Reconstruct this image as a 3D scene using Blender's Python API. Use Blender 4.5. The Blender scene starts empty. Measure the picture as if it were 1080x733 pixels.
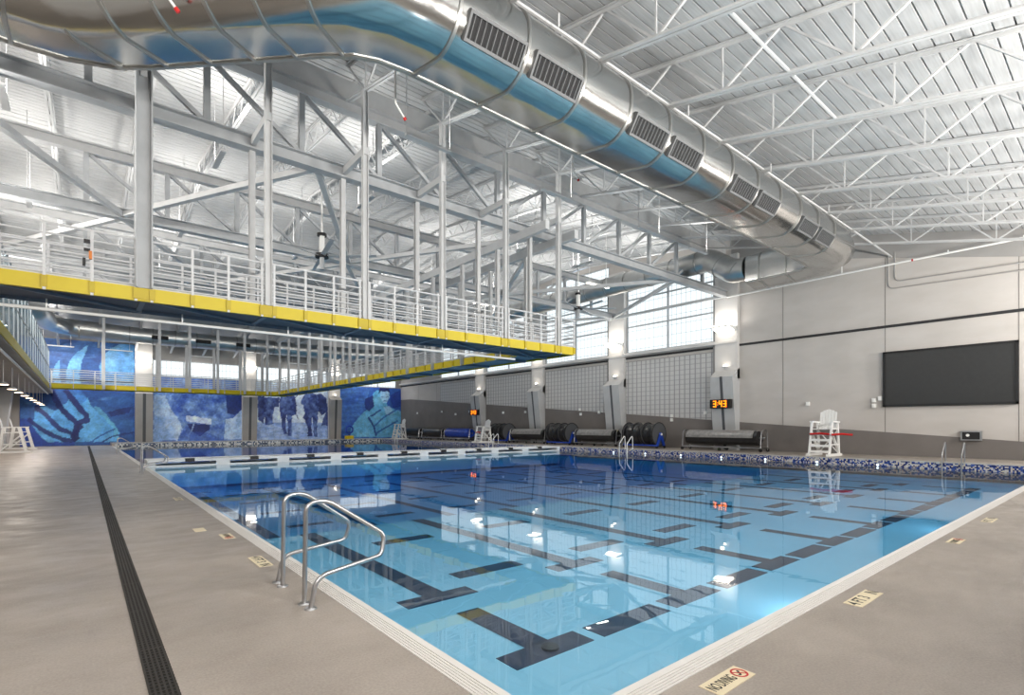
import bpy, math, random
from mathutils import Vector, Matrix, noise
random.seed(7)
sc = bpy.context.scene
C = sc.collection
PI = math.pi

# ------------------------------------------------------------------ helpers
def V(*a): return Vector(a)
def lin(c):
    return tuple((x/12.92 if x <= .04045 else ((x+.055)/1.055)**2.4) for x in [v/255 for v in c])

class MB:
    def __init__(s): s.v=[]; s.f=[]; s.smooth=False
    def add(s, vs, fs):
        n=len(s.v); s.v += [tuple(v) for v in vs]; s.f += [tuple(i+n for i in f) for f in fs]; return s
    def box(s, x0,x1,y0,y1,z0,z1):
        return s.add([(x0,y0,z0),(x1,y0,z0),(x1,y1,z0),(x0,y1,z0),(x0,y0,z1),(x1,y0,z1),(x1,y1,z1),(x0,y1,z1)],
            [(3,2,1,0),(4,5,6,7),(0,1,5,4),(1,2,6,5),(2,3,7,6),(3,0,4,7)])
    def quad(s, a,b,c,d): return s.add([a,b,c,d],[(0,1,2,3)])
    def sweep(s, p, q, sec, caps=True):
        p=Vector(p); q=Vector(q); d=(q-p).normalized()
        ref = Vector((0,0,1)) if abs(d.z)<.95 else Vector((0,1,0))
        sd=d.cross(ref).normalized(); up=sd.cross(d)
        n=len(sec)
        vs=[p+sd*a+up*b for a,b in sec]+[q+sd*a+up*b for a,b in sec]
        fs=[(i,(i+1)%n,n+(i+1)%n,n+i) for i in range(n)]
        if caps: fs += [tuple(range(n-1,-1,-1)), tuple(range(n,2*n))]
        return s.add(vs,fs)
    def bar(s,p,q,w,h=None): 
        h=h or w; return s.sweep(p,q,[(-w/2,-h/2),(w/2,-h/2),(w/2,h/2),(-w/2,h/2)])
    def tube(s,p,q,r,n=10):
        s.smooth=True
        return s.sweep(p,q,[(r*math.cos(2*PI*i/n),r*math.sin(2*PI*i/n)) for i in range(n)])
    def path(s, pts, sec, caps=True, closed=False):
        """sweep a section along a polyline with mitred joints"""
        pts=[Vector(p) for p in pts]; n=len(sec); rings=[]
        m=len(pts)
        d0=(pts[1]-pts[0]).normalized()
        ref=Vector((0,0,1)) if abs(d0.z)<.9 else Vector((0,1,0))
        sd=d0.cross(ref).normalized(); up=sd.cross(d0).normalized()
        prev=d0
        for i,p in enumerate(pts):
            a=(pts[i]-pts[i-1]).normalized() if i>0 else d0
            b=(pts[i+1]-pts[i]).normalized() if i<m-1 else a
            q=prev.rotation_difference(a); sd=q@sd; up=q@up; prev=a
            t=(a+b).normalized()
            base=[p+sd*u+up*w for u,w in sec]
            # project along a onto the plane through p with normal t
            k=a.dot(t)
            rings.append([v - a*((v-p).dot(t)/k) for v in base])
        vs=[v for r in rings for v in r]; fs=[]
        for j in range(m-1):
            for i in range(n):
                fs.append((j*n+i,j*n+(i+1)%n,(j+1)*n+(i+1)%n,(j+1)*n+i))
        if caps: fs += [tuple(range(n-1,-1,-1)), tuple(range((m-1)*n,m*n))]
        return s.add(vs,fs)
    def ptube(s, pts, r, n=10):
        s.smooth=True
        return s.path(pts,[(r*math.cos(2*PI*i/n),r*math.sin(2*PI*i/n)) for i in range(n)])
    def prism(s, poly, axis, a, b):
        """poly in the two other axes; axis 'x': (y,z); 'y': (x,z); 'z': (x,y)"""
        def mk(t,u,w): return {'x':(t,u,w),'y':(u,t,w),'z':(u,w,t)}[axis]
        n=len(poly)
        vs=[mk(a,u,w) for u,w in poly]+[mk(b,u,w) for u,w in poly]
        fs=[(i,(i+1)%n,n+(i+1)%n,n+i) for i in range(n)]+[tuple(range(n-1,-1,-1)),tuple(range(n,2*n))]
        return s.add(vs,fs)
    def disc(s,c,axis,r,h,n=24,r2=None):
        """cylinder (or cone) starting at c along axis for h"""
        s.smooth=True
        c=Vector(c); d=Vector(axis).normalized(); r2=r if r2 is None else r2
        ref=Vector((0,0,1)) if abs(d.z)<.9 else Vector((1,0,0))
        a=d.cross(ref).normalized(); b=d.cross(a)
        ring=lambda o,rr:[o+a*rr*math.cos(2*PI*i/n)+b*rr*math.sin(2*PI*i/n) for i in range(n)]
        vs=ring(c,r)+ring(c+d*h,r2)
        fs=[(i,(i+1)%n,n+(i+1)%n,n+i) for i in range(n)]+[tuple(range(n-1,-1,-1)),tuple(range(n,2*n))]
        return s.add(vs,fs)

def fillet(pts, r, k=6):
    out=[Vector(pts[0])]
    for i in range(1,len(pts)-1):
        a,b,c=Vector(pts[i-1]),Vector(pts[i]),Vector(pts[i+1])
        u=(a-b).normalized(); w=(c-b).normalized()
        ang=u.angle(w); rr = r[i] if isinstance(r,dict) else r
        t=min(rr/math.tan(ang/2),(a-b).length*.49,(c-b).length*.49)
        p,q=b+u*t,b+w*t
        for j in range(k+1):
            s=j/k; out.append(p*(1-s)**2+b*2*s*(1-s)+q*s*s)
    out.append(Vector(pts[-1])); return out

ORG={}
def link(o):
    C.objects.link(o); return o
def mesh(name, mb, mat):
    me=bpy.data.meshes.new(name); me.from_pydata(mb.v,[],mb.f)
    # consistent outward normals
    import bmesh
    b=bmesh.new(); b.from_mesh(me); bmesh.ops.recalc_face_normals(b,faces=b.faces); b.to_mesh(me); b.free()
    if mat: me.materials.append(mat)
    if mb.smooth:
        me.polygons.foreach_set('use_smooth',[True]*len(me.polygons))
        me.set_sharp_from_angle(angle=math.radians(40))
    me.update(); return me
def tag(o,label=None,cat=None,group=None,kind=None):
    if label: o['label']=label
    if cat: o['category']=cat
    if group: o['group']=group
    if kind: o['kind']=kind
    return o
def thing(name,label,cat,loc=(0,0,0),group=None,rotz=0):
    o=bpy.data.objects.new(name,None); link(o); o.location=loc; o.rotation_euler=(0,0,rotz)
    o.empty_display_size=.1
    ORG[o]=Vector(loc); return tag(o,label,cat,group)
def part(name,mb,mat,parent,label=None,kind=None):
    """mesh given in world coordinates, parented under parent"""
    org=ORG[parent]
    mb.v=[(v[0]-org.x,v[1]-org.y,v[2]-org.z) for v in mb.v]
    o=bpy.data.objects.new(name,mesh(name,mb,mat)); link(o); o.parent=parent; ORG[o]=org
    return tag(o,label,kind=kind)
def single(name,mb,mat,label,cat,group=None,kind=None):
    """thing that is one mesh; origin at the middle of its base"""
    xs=[v[0] for v in mb.v]; ys=[v[1] for v in mb.v]; zs=[v[2] for v in mb.v]
    loc=Vector(((min(xs)+max(xs))/2,(min(ys)+max(ys))/2,min(zs)))
    mb.v=[(v[0]-loc.x,v[1]-loc.y,v[2]-loc.z) for v in mb.v]
    o=bpy.data.objects.new(name,mesh(name,mb,mat)); link(o); o.location=loc; ORG[o]=loc
    return tag(o,label,cat,group,kind)
def struct(name,mb,mat,label=None):
    o=bpy.data.objects.new(name,mesh(name,mb,mat)); link(o); ORG[o]=Vector((0,0,0))
    return tag(o,label,kind='structure')
def dup(root,loc,rotz=0,label=None,group=None):
    r=root.copy(); link(r); r.location=loc; r.rotation_euler=(0,0,rotz)
    if label: r['label']=label
    if group: r['group']=group
    for ch in list(root.children):
        c=ch.copy(); link(c); c.parent=r
        for g in list(ch.children):
            d=g.copy(); link(d); d.parent=c
    return r
ORD=['first','second','third','fourth','fifth','sixth','seventh','eighth','ninth','tenth','eleventh','twelfth','thirteenth','fourteenth','fifteenth','sixteenth','seventeenth','eighteenth','nineteenth','twentieth']

# ------------------------------------------------------------------ materials
def M(name,col,rough=.5,metal=0,spec=.5,emit=None,estr=0):
    m=bpy.data.materials.new(name); m.use_nodes=True
    b=m.node_tree.nodes['Principled BSDF']
    b.inputs['Base Color'].default_value=(*lin(col),1); b.inputs['Roughness'].default_value=rough
    b.inputs['Metallic'].default_value=metal; b.inputs['Specular IOR Level'].default_value=spec
    if emit: b.inputs['Emission Color'].default_value=(*lin(emit),1); b.inputs['Emission Strength'].default_value=estr
    return m
def nt(m): return m.node_tree.nodes, m.node_tree.links, m.node_tree.nodes['Principled BSDF']
def mottled(name,c1,c2,scale,rough=.5,detail=6,bump=0,spec=.5,rvar=0,stretch=(1,1,1),metal=0):
    m=M(name,c1,rough,metal,spec); N,L,b=nt(m)
    tc=N.new('ShaderNodeTexCoord'); mp=N.new('ShaderNodeMapping'); mp.inputs['Scale'].default_value=stretch
    L.new(tc.outputs['Object'],mp.inputs[0])
    n=N.new('ShaderNodeTexNoise'); n.inputs['Scale'].default_value=scale; n.inputs['Detail'].default_value=detail
    L.new(mp.outputs[0],n.inputs['Vector'])
    r=N.new('ShaderNodeValToRGB'); r.color_ramp.elements[0].position=.3; r.color_ramp.elements[1].position=.7
    r.color_ramp.elements[0].color=(*lin(c1),1); r.color_ramp.elements[1].color=(*lin(c2),1)
    L.new(n.outputs['Fac'],r.inputs[0]); L.new(r.outputs[0],b.inputs['Base Color'])
    if rvar:
        mr=N.new('ShaderNodeMapRange'); mr.inputs['To Min'].default_value=rough-rvar; mr.inputs['To Max'].default_value=rough+rvar
        mr.inputs['From Min'].default_value=.3; mr.inputs['From Max'].default_value=.7
        L.new(n.outputs['Fac'],mr.inputs['Value']); L.new(mr.outputs[0],b.inputs['Roughness'])
    if bump:
        bn=N.new('ShaderNodeBump'); bn.inputs['Strength'].default_value=bump; bn.inputs['Distance'].default_value=.01
        L.new(n.outputs['Fac'],bn.inputs['Height']); L.new(bn.outputs[0],b.inputs['Normal'])
    return m

m_steel=mottled('white_painted_steel',(192,193,194),(202,203,204),3,.45)
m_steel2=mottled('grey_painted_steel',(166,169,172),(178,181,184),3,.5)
m_rail=M('silver_rail_paint',(205,206,208),.4)
m_yellow=mottled('yellow_paint',(200,177,6),(208,186,14),2,.45)
m_clip=mottled('shaded_yellow_paint',(184,160,6),(192,170,14),2,.45)  # walkway yellow with the brackets' shadow put into the colour
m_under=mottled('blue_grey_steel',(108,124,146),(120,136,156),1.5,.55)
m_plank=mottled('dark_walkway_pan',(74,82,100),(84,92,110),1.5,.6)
m_wall=mottled('pale_concrete',(186,181,176),(196,191,187),.6,.75,8,stretch=(1,1,2.5))
m_wallw=mottled('white_concrete',(200,198,196),(208,206,204),.7,.7,8)
m_pier=mottled('pier_concrete',(176,177,178),(190,191,192),1.0,.6)
m_pierd=M('pier_slot_grey',(78,80,84),.6)
m_band=mottled('dark_grey_band',(112,107,104),(122,117,114),.8,.65,8)
m_sofit=mottled('soffit_grey',(150,148,146),(160,158,156),1.,.7)
m_black=mottled('black_vinyl',(22,22,24),(36,36,38),4,.3)
m_blackm=M('black_matte',(18,18,20),.5)
m_screen=mottled('dark_screen',(44,45,46),(48,49,50),8,.35)
m_white=M('white_plastic',(236,236,234),.4)
m_red=M('red_plastic',(190,24,24),.4)
m_blue=M('blue_paint',(26,66,170),.4)
m_coverb=mottled('blue_vinyl',(20,60,170),(34,80,200),3,.35)
m_coverg=mottled('grey_cover_vinyl',(120,120,120),(150,148,146),6,.3)
m_chrome=mottled('brushed_stainless',(168,168,170),(186,186,188),30,.32,metal=1,stretch=(1,1,.2))
m_pool=mottled('pool_plaster',(150,196,214),(160,204,221),.5,.6)
m_lane=mottled('navy_tile',(26,32,58),(34,40,66),8,.4)
m_coping=M('white_gutter',(226,222,218),.5)
m_bulk=mottled('white_fibreglass',(228,229,230),(236,237,237),2,.4)
m_tan=M('cream_tile',(232,218,186),.4)
m_ink=M('black_ink',(28,28,30),.5)
m_grout=M('grate_gap',(96,88,84),.7)
m_lamp=M('lamp_glow',(255,250,240),.4,emit=(255,246,232),estr=5)
m_lampw=M('pendant_glow',(255,236,214),.4,emit=(255,226,196),estr=3.5)
m_orange=M('orange_led',(255,150,20),.4,emit=(255,150,20),estr=1.1)
m_glow=M('underwater_lens',(240,250,255),.3,emit=(225,242,255),estr=1.3)
m_dark=M('dark_void',(30,30,32),.8)
m_trim=M('dark_reveal',(40,40,42),.7)
m_drain=M('drain_iron',(46,42,38),.6)
m_plate=mottled('galvanised_plate',(150,152,154),(172,174,176),5,.4,metal=.8)

# deck: grey speckled non-slip coating
m_deck=M('deck_coating',(140,134,129),.42); N,L,b=nt(m_deck)
tc=N.new('ShaderNodeTexCoord'); n1=N.new('ShaderNodeTexNoise'); n1.inputs['Scale'].default_value=60; n1.inputs['Detail'].default_value=8
n2=N.new('ShaderNodeTexNoise'); n2.inputs['Scale'].default_value=.8; n2.inputs['Detail'].default_value=5
n3=N.new('ShaderNodeTexNoise'); n3.inputs['Scale'].default_value=2.2; n3.inputs['Detail'].default_value=7; n3.inputs['Roughness'].default_value=.65
mp=N.new('ShaderNodeMapping'); mp.inputs['Scale'].default_value=(.8,1.3,1); L.new(tc.outputs['Object'],mp.inputs[0])
L.new(tc.outputs['Object'],n1.inputs[0]); L.new(tc.outputs['Object'],n2.inputs[0]); L.new(mp.outputs[0],n3.inputs[0])
r=N.new('ShaderNodeValToRGB'); r.color_ramp.elements[0].position=.35; r.color_ramp.elements[1].position=.65
r.color_ramp.elements[0].color=(*lin((146,137,129)),1); r.color_ramp.elements[1].color=(*lin((176,166,157)),1)
mx=N.new('ShaderNodeMath'); mx.operation='MULTIPLY_ADD'; mx.inputs[1].default_value=.45
L.new(n1.outputs['Fac'],mx.inputs[0])
m3=N.new('ShaderNodeMath'); m3.operation='MULTIPLY'; m3.inputs[1].default_value=.55; L.new(n2.outputs['Fac'],m3.inputs[0]); L.new(m3.outputs[0],mx.inputs[2])
L.new(mx.outputs[0],r.inputs[0]); L.new(r.outputs[0],b.inputs['Base Color'])
mr=N.new('ShaderNodeMapRange'); mr.inputs['From Min'].default_value=.35; mr.inputs['From Max'].default_value=.65; mr.inputs['To Min'].default_value=.28; mr.inputs['To Max'].default_value=.55
L.new(n3.outputs['Fac'],mr.inputs[0]); L.new(mr.outputs[0],b.inputs['Roughness'])
bn=N.new('ShaderNodeBump'); bn.inputs['Strength'].default_value=.25; bn.inputs['Distance'].default_value=.004; L.new(n1.outputs['Fac'],bn.inputs['Height']); L.new(bn.outputs[0],b.inputs['Normal'])

# roof deck: pale acoustic metal deck
m_roof=M('acoustic_roof_deck',(206,207,208),.5); N,L,b=nt(m_roof)
tc=N.new('ShaderNodeTexCoord'); mp=N.new('ShaderNodeMapping'); mp.inputs['Scale'].default_value=(.25,4,4); n=N.new('ShaderNodeTexNoise'); n.inputs['Scale'].default_value=5; n.inputs['Detail'].default_value=5
L.new(tc.outputs['Object'],mp.inputs[0]); L.new(mp.outputs[0],n.inputs[0])
r=N.new('ShaderNodeValToRGB'); r.color_ramp.elements[0].position=.3; r.color_ramp.elements[1].position=.7
r.color_ramp.elements[0].color=(*lin((178,179,180)),1); r.color_ramp.elements[1].color=(*lin((196,197,198)),1)
L.new(n.outputs['Fac'],r.inputs[0]); L.new(r.outputs[0],b.inputs['Base Color'])

# shiny sheet metal of the ducts
m_duct=M('galvanised_sheet',(204,204,202),.16,1); N,L,b=nt(m_duct)
tc=N.new('ShaderNodeTexCoord'); n=N.new('ShaderNodeTexNoise'); n.inputs['Scale'].default_value=.9; n.inputs['Detail'].default_value=2
L.new(tc.outputs['Object'],n.inputs[0])
bn=N.new('ShaderNodeBump'); bn.inputs['Strength'].default_value=.35; bn.inputs['Distance'].default_value=.06; L.new(n.outputs['Fac'],bn.inputs['Height']); L.new(bn.outputs[0],b.inputs['Normal'])
n2=N.new('ShaderNodeTexNoise'); n2.inputs['Scale'].default_value=40; L.new(tc.outputs['Object'],n2.inputs[0])
mr=N.new('ShaderNodeMapRange'); mr.inputs['To Min'].default_value=.12; mr.inputs['To Max'].default_value=.24; L.new(n2.outputs['Fac'],mr.inputs[0]); L.new(mr.outputs[0],b.inputs['Roughness'])
m_duct2=mottled('round_duct_metal',(196,196,194),(210,210,208),2,.34,metal=1)
m_louvre=M('louvre_grey',(92,94,96),.5)
m_band_m=M('duct_band_metal',(176,176,174),.35,.9)

# mosaic tiles: random blue, white and tan squares
def mosaic(name,cell,cols,stops):
    m=M(name,(240,240,240),.25); N,L,b=nt(m)
    tc=N.new('ShaderNodeTexCoord'); mp=N.new('ShaderNodeVectorMath'); mp.operation='SCALE'; mp.inputs['Scale'].default_value=1/cell
    fl=N.new('ShaderNodeVectorMath'); fl.operation='FLOOR'; L.new(tc.outputs['Object'],mp.inputs[0])
    ad=N.new('ShaderNodeVectorMath'); ad.operation='ADD'; ad.inputs[1].default_value=(.37,.37,.41); L.new(mp.outputs[0],ad.inputs[0]); L.new(ad.outputs[0],fl.inputs[0])
    w=N.new('ShaderNodeTexWhiteNoise'); L.new(fl.outputs[0],w.inputs['Vector'])
    # patches where one colour rules
    n=N.new('ShaderNodeTexNoise'); n.inputs['Scale'].default_value=1.6; n.inputs['Detail'].default_value=1; L.new(tc.outputs['Object'],n.inputs[0])
    mx=N.new('ShaderNodeMath'); mx.operation='MULTIPLY_ADD'; mx.inputs[1].default_value=.55; L.new(w.outputs['Value'],mx.inputs[0])
    m2=N.new('ShaderNodeMath'); m2.operation='MULTIPLY'; m2.inputs[1].default_value=.45; L.new(n.outputs['Fac'],m2.inputs[0]); L.new(m2.outputs[0],mx.inputs[2])
    r=N.new('ShaderNodeValToRGB'); r.color_ramp.interpolation='CONSTANT'
    for i,(c,s) in enumerate(zip(cols,stops)):
        e=r.color_ramp.elements[i] if i<2 else r.color_ramp.elements.new(s)
        e.position=s; e.color=(*lin(c),1)
    L.new(mx.outputs[0],r.inputs[0]); L.new(r.outputs[0],b.inputs['Base Color']); return m
m_mosaic=mosaic('mosaic_tile',.05,[(34,46,100),(196,190,186),(64,84,148),(196,182,162),(46,62,122)],[0,.36,.5,.62,.72])
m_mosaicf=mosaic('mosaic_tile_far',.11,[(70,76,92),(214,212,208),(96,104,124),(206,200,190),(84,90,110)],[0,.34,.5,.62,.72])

# translucent daylight panel
m_pane=M('translucent_panel',(225,235,238),.3); N,L,b=nt(m_pane)
tc=N.new('ShaderNodeTexCoord'); sp=N.new('ShaderNodeSeparateXYZ'); L.new(tc.outputs['Object'],sp.inputs[0])
def gridline(N,L,src,pitch,w):
    a=N.new('ShaderNodeMath'); a.operation='PINGPONG'; a.inputs[1].default_value=pitch/2; L.new(src,a.inputs[0])
    c=N.new('ShaderNodeMath'); c.operation='LESS_THAN'; c.inputs[1].default_value=w/2; L.new(a.outputs[0],c.inputs[0]); return c.outputs[0]
ax=N.new('ShaderNodeMath'); ax.operation='ADD'; L.new(sp.outputs['X'],ax.inputs[0]); L.new(sp.outputs['Y'],ax.inputs[1])
g1=gridline(N,L,ax.outputs[0],.34,.035); g2=gridline(N,L,sp.outputs['Z'],.62,.035)
mxg=N.new('ShaderNodeMath'); mxg.operation='MAXIMUM'; L.new(g1,mxg.inputs[0]); L.new(g2,mxg.inputs[1])
mc=N.new('ShaderNodeMix'); mc.data_type='RGBA'; mc.inputs[6].default_value=(*lin((226,236,240)),1); mc.inputs[7].default_value=(*lin((140,156,164)),1)
L.new(mxg.outputs[0],mc.inputs[0]); L.new(mc.outputs[2],b.inputs['Emission Color']); b.inputs['Emission Strength'].default_value=.8
b.inputs['Base Color'].default_value=(.2,.2,.2,1)

# acoustic block panel with a dotted grid
m_block=M('acoustic_block',(196,195,194),.7); N,L,b=nt(m_block)
tc=N.new('ShaderNodeTexCoord'); sp=N.new('ShaderNodeSeparateXYZ'); L.new(tc.outputs['Object'],sp.inputs[0])
g1=gridline(N,L,sp.outputs['Y'],.36,.075); g2=gridline(N,L,sp.outputs['Z'],.3,.05)
ng=N.new('ShaderNodeMath'); ng.operation='MULTIPLY'; ng.inputs[1].default_value=.6; L.new(g2,ng.inputs[0])
mg=N.new('ShaderNodeMath'); mg.operation='MAXIMUM'; L.new(g1,mg.inputs[0]); L.new(ng.outputs[0],mg.inputs[1])
mc=N.new('ShaderNodeMix'); mc.data_type='RGBA'; mc.inputs[6].default_value=(*lin((198,197,196)),1); mc.inputs[7].default_value=(*lin((150,150,151)),1)
L.new(mg.outputs[0],mc.inputs[0]); L.new(mc.outputs[2],b.inputs['Base Color'])

# water: clear, Fresnel mirror on top, blue absorption in depth
m_water=bpy.data.materials.new('pool_water'); m_water.use_nodes=True; N=m_water.node_tree.nodes; L=m_water.node_tree.links
N.remove(N['Principled BSDF']); out=N['Material Output']
tr=N.new('ShaderNodeBsdfTransparent'); gl=N.new('ShaderNodeBsdfGlossy'); gl.inputs['Roughness'].default_value=.0
fr=N.new('ShaderNodeFresnel'); fr.inputs['IOR'].default_value=1.55; mi=N.new('ShaderNodeMixShader')
tc=N.new('ShaderNodeTexCoord'); n=N.new('ShaderNodeTexNoise'); n.inputs['Scale'].default_value=1.1; n.inputs['Detail'].default_value=3; L.new(tc.outputs['Object'],n.inputs[0])
bn=N.new('ShaderNodeBump'); bn.inputs['Strength'].default_value=.12; bn.inputs['Distance'].default_value=.02; L.new(n.outputs['Fac'],bn.inputs['Height'])
L.new(bn.outputs[0],gl.inputs['Normal'])
geo=N.new('ShaderNodeNewGeometry'); inv=N.new('ShaderNodeMath'); inv.operation='SUBTRACT'; inv.inputs[0].default_value=1; L.new(geo.outputs['Backfacing'],inv.inputs[1])
mu=N.new('ShaderNodeMath'); mu.operation='MULTIPLY'; L.new(fr.outputs[0],mu.inputs[0]); L.new(inv.outputs[0],mu.inputs[1])
L.new(mu.outputs[0],mi.inputs[0]); L.new(tr.outputs[0],mi.inputs[1]); L.new(gl.outputs[0],mi.inputs[2]); L.new(mi.outputs[0],out.inputs['Surface'])
va=N.new('ShaderNodeVolumeAbsorption'); va.inputs['Color'].default_value=(.0,.66,.955,1); va.inputs['Density'].default_value=.30
L.new(va.outputs[0],out.inputs['Volume'])

# mesh glass of the far-left guard
m_glass=bpy.data.materials.new('guard_glass'); m_glass.use_nodes=True; N=m_glass.node_tree.nodes; L=m_glass.node_tree.links
N.remove(N['Principled BSDF']); tr=N.new('ShaderNodeBsdfTransparent'); tr.inputs[0].default_value=(.82,.88,.9,1); df=N.new('ShaderNodeBsdfDiffuse'); df.inputs[0].default_value=(.6,.66,.7,1)
mi=N.new('ShaderNodeMixShader'); mi.inputs[0].default_value=.28; L.new(tr.outputs[0],mi.inputs[1]); L.new(df.outputs[0],mi.inputs[2]); L.new(mi.outputs[0],N['Material Output'].inputs['Surface'])

m_paint=M('mural_print',(255,255,255),.55); N,L,b=nt(m_paint)
at=N.new('ShaderNodeAttribute'); at.attribute_name='ink'; L.new(at.outputs['Color'],b.inputs['Base Color'])
# ------------------------------------------------------------------ main measures (metres; camera stands at x=0, y=0)
XL, XR = -4.3, 28.8          # long walls
YN, YF = -3.2, 55.3          # end walls
PX0, PX1, PY0, PY1 = 1.96, 24.9, 2.0, 52.0   # pool
ZD = .24                     # raised deck on the far sides
WZ = -.03                    # water level
def zb(y):                   # underside of the near roof joists
    return 7.65+.235*y
def zdeck(y):
    if y<15.2: return zb(y)+1.1
    if y<27.2: return 12.32+.1*(y-15.2)
    if y<39.3: return 13.52-.1*(y-27.2)
    return 12.31-.225*(y-39.3)

# ------------------------------------------------------------------ room shell
f=MB()
f.prism([(XL,YN),(30,YN),(30,PY0-.17),(PX0-.17,PY0-.17),(PX0-.17,YF),(XL,YF)],'z',-.4,0)
struct('floor',f,m_deck)
f=MB(); f.prism([(PX1,PY0-.17),(XR,PY0-.17),(XR,YF),(PX0-.17,YF),(PX0-.17,PY1),(PX1,PY1)],'z',-.4,ZD)
f.prism([(PX1,YN),(XR,YN),(XR,PY0-.17),(PX1,PY0-.17)],'z',0,ZD)
struct('floor_raised',f,m_deck)
# roof deck with ribs running across the slope
prof=[]; y=YN-.1
ys=[]
while y<YF+.3:
    ys.append(y); y+=.3
vs=[];fs=[]
f=MB()
for y in ys:
    pts=[(y,zdeck(y)),(y+.262,zdeck(y+.262)),(y+.27,zdeck(y+.27)+.055),(y+.292,zdeck(y+.292)+.055),(y+.3,zdeck(y+.3))]
    for (a,b) in zip(pts[:-1],pts[1:]):
        f.quad((XL-.2,a[0],a[1]),(XR+.3,a[0],a[1]),(XR+.3,b[0],b[1]),(XL-.2,b[0],b[1]))
for (a,b) in ((YN-.3,15.2),(15.2,27.2),(27.2,39.3),(39.3,YF+.5)):
    f.quad((XL-.3,a,zdeck(a)+.12),(XR+.4,a,zdeck(a)+.12),(XR+.4,b,zdeck(b-.001)+.12),(XL-.3,b,zdeck(b-.001)+.12))
struct('ceiling',f,m_roof)

# right long wall, window openings left out
PIL=[-.8,7.2,15.2,23.2,31.3,39.3,47.3]
WIN=[(16.0,22.5),(24.0,30.6),(32.1,38.6),(40.0,46.6)]
WZ0=6.55
def topz(y): return zdeck(y)+.1
def wallpanel(f,ya,yb,za,zt=None):
    cuts=[ya]+[c for c in (15.2,27.2,39.3) if ya<c<yb]+[yb]
    for a,b in zip(cuts[:-1],cuts[1:]):
        f.prism([(a,za),(b,za),(b,topz(b-1e-4)),(a,topz(a+1e-4))],'x',XR,XR+.35)
f=MB()
yy=YN
for a,b in WIN:
    wallpanel(f,yy,a,-.4); f.box(XR,XR+.35,a,b,-.4,WZ0); yy=b
wallpanel(f,yy,YF+.4,-.4)
struct('wall_right',f,m_wall)
# painted lower band that climbs towards the mural wall
def bandtop(y): return .77+.0735*y
f=MB(); f.prism([(YN,ZD),(YF,ZD),(YF,bandtop(53)),(53,bandtop(53)),(YN,bandtop(YN))],'x',XR-.012,XR)
struct('baseboard_right',f,m_band)
# dark reveal line, panel joints
f=MB(); f.box(XR-.05,XR,YN,YF,6.16,6.28); struct('trim_1',f,m_trim)
f=MB()
for y in (3.09,7.57,12.15): f.box(XR-.008,XR,y-.014,y+.014,ZD,topz(y)-.3)
for y in (19.2,27.3,35.3,43.4,47.3,51.2): f.box(XR-.008,XR,y-.01,y+.01,ZD,6.1)
struct('trim_2',f,M('joint_grey',(132,128,124),.8))
f=MB()  # ledge under the windows
f.prism([(XR-.32,6.36),(XR,6.3),(XR,6.62),(XR-.32,6.5)],'y',14.6,YF-.1); struct('trim_3',f,m_wallw)
f=MB()  # dark strip of wall between concrete and roof
f.prism([(YN,zb(YN)-.0),(15.0,zb(15)),(15.0,topz(15.0)),(YN,topz(YN))],'x',XR-.03,XR); struct('trim_4',f,m_sofit)
# acoustic block panels between the piers
for i,(a,b) in enumerate(((16.1,22.5),(24.1,30.5),(32.2,38.5),(40.2,46.4))):
    f=MB(); f.prism([(a,bandtop(a)+.02),(b,bandtop(b)+.02),(b,5.95),(a,5.95)],'x',XR-.04,XR)
    struct('panel_%d'%(i+1),f,m_block)
    f=MB(); f.box(XR-.06,XR,a-.05,b+.05,5.95,6.0); f.box(XR-.06,XR,b,b+.05,bandtop(b),5.95); f.box(XR-.06,XR,a-.05,a,bandtop(a),5.95)
    struct('trim_%d'%(i+5),f,m_sofit)
# windows: translucent daylight panels in grey frames
for i,(a,b) in enumerate(WIN):
    top=min(zdeck(a),zdeck(b))-.25
    r_=MB(); r_.box(XR+.12,XR+.16,a,b,WZ0,top); w=struct('window_%d'%(i+1),r_,m_pane)
    fr_=MB()
    for y in (a+.05,(a+b)/2,b-.05): fr_.box(XR+.02,XR+.2,y-.05,y+.05,WZ0,top)
    for z in (WZ0+.05,8.35,10.2,top-.04): fr_.box(XR+.03,XR+.19,a,b,z-.045,z+.045)
    part('window_frame',fr_,m_steel2,w)
    f=MB(); f.prism([(a,top),(b,top),(b,topz(b)),(a,topz(a))],'x',XR,XR+.35); struct('wall_right_head',f,m_wall)
# far end wall (mural wall)
FP=[-4.2,4.1,12.45,20.8]
f=MB(); f.box(XL-.3,XR+.3,YF,YF+.35,-.4,6.0)
f.box(XL-.3,4.7,YF,YF+.35,6.0,9.3); f.box(11.9,13.1,YF,YF+.35,6,9.3); f.box(20.2,21.4,YF,YF+.35,6,9.3); f.box(28.2,XR+.3,YF,YF+.35,6,9.3)
for a,b in ((4.7,11.9),(13.1,20.2),(21.4,28.2)): f.box(a,b,YF,YF+.35,7.5,9.3)
struct('wall_far',f,m_sofit)
for i,(a,b) in enumerate(((4.7,11.9),(13.1,20.2),(21.4,28.2))):
    r_=MB(); r_.box(a,b,YF+.12,YF+.16,6.0,7.5); w=struct('window_%d'%(i+5),r_,m_pane)
    fr_=MB()
    for x in (a+.05,a+(b-a)/3,a+2*(b-a)/3,b-.05): fr_.box(x-.05,x+.05,YF+.02,YF+.2,6.0,7.5)
    fr_.box(a,b,YF+.02,YF+.2,6.0,6.09); fr_.box(a,b,YF+.02,YF+.2,7.41,7.5); part('window_frame',fr_,m_steel2,w)
# left and near walls
f=MB(); f.box(XL-.3,XL,YN-.3,YF+.3,-.4,13.7); struct('wall_left',f,m_wall)
f=MB(); f.box(XL-.3,XR+.3,YN-.3,YN,-.4,8.1); struct('wall_near',f,mottled('umber_wall',(92,84,78),(104,96,90),.8,.7))

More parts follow.
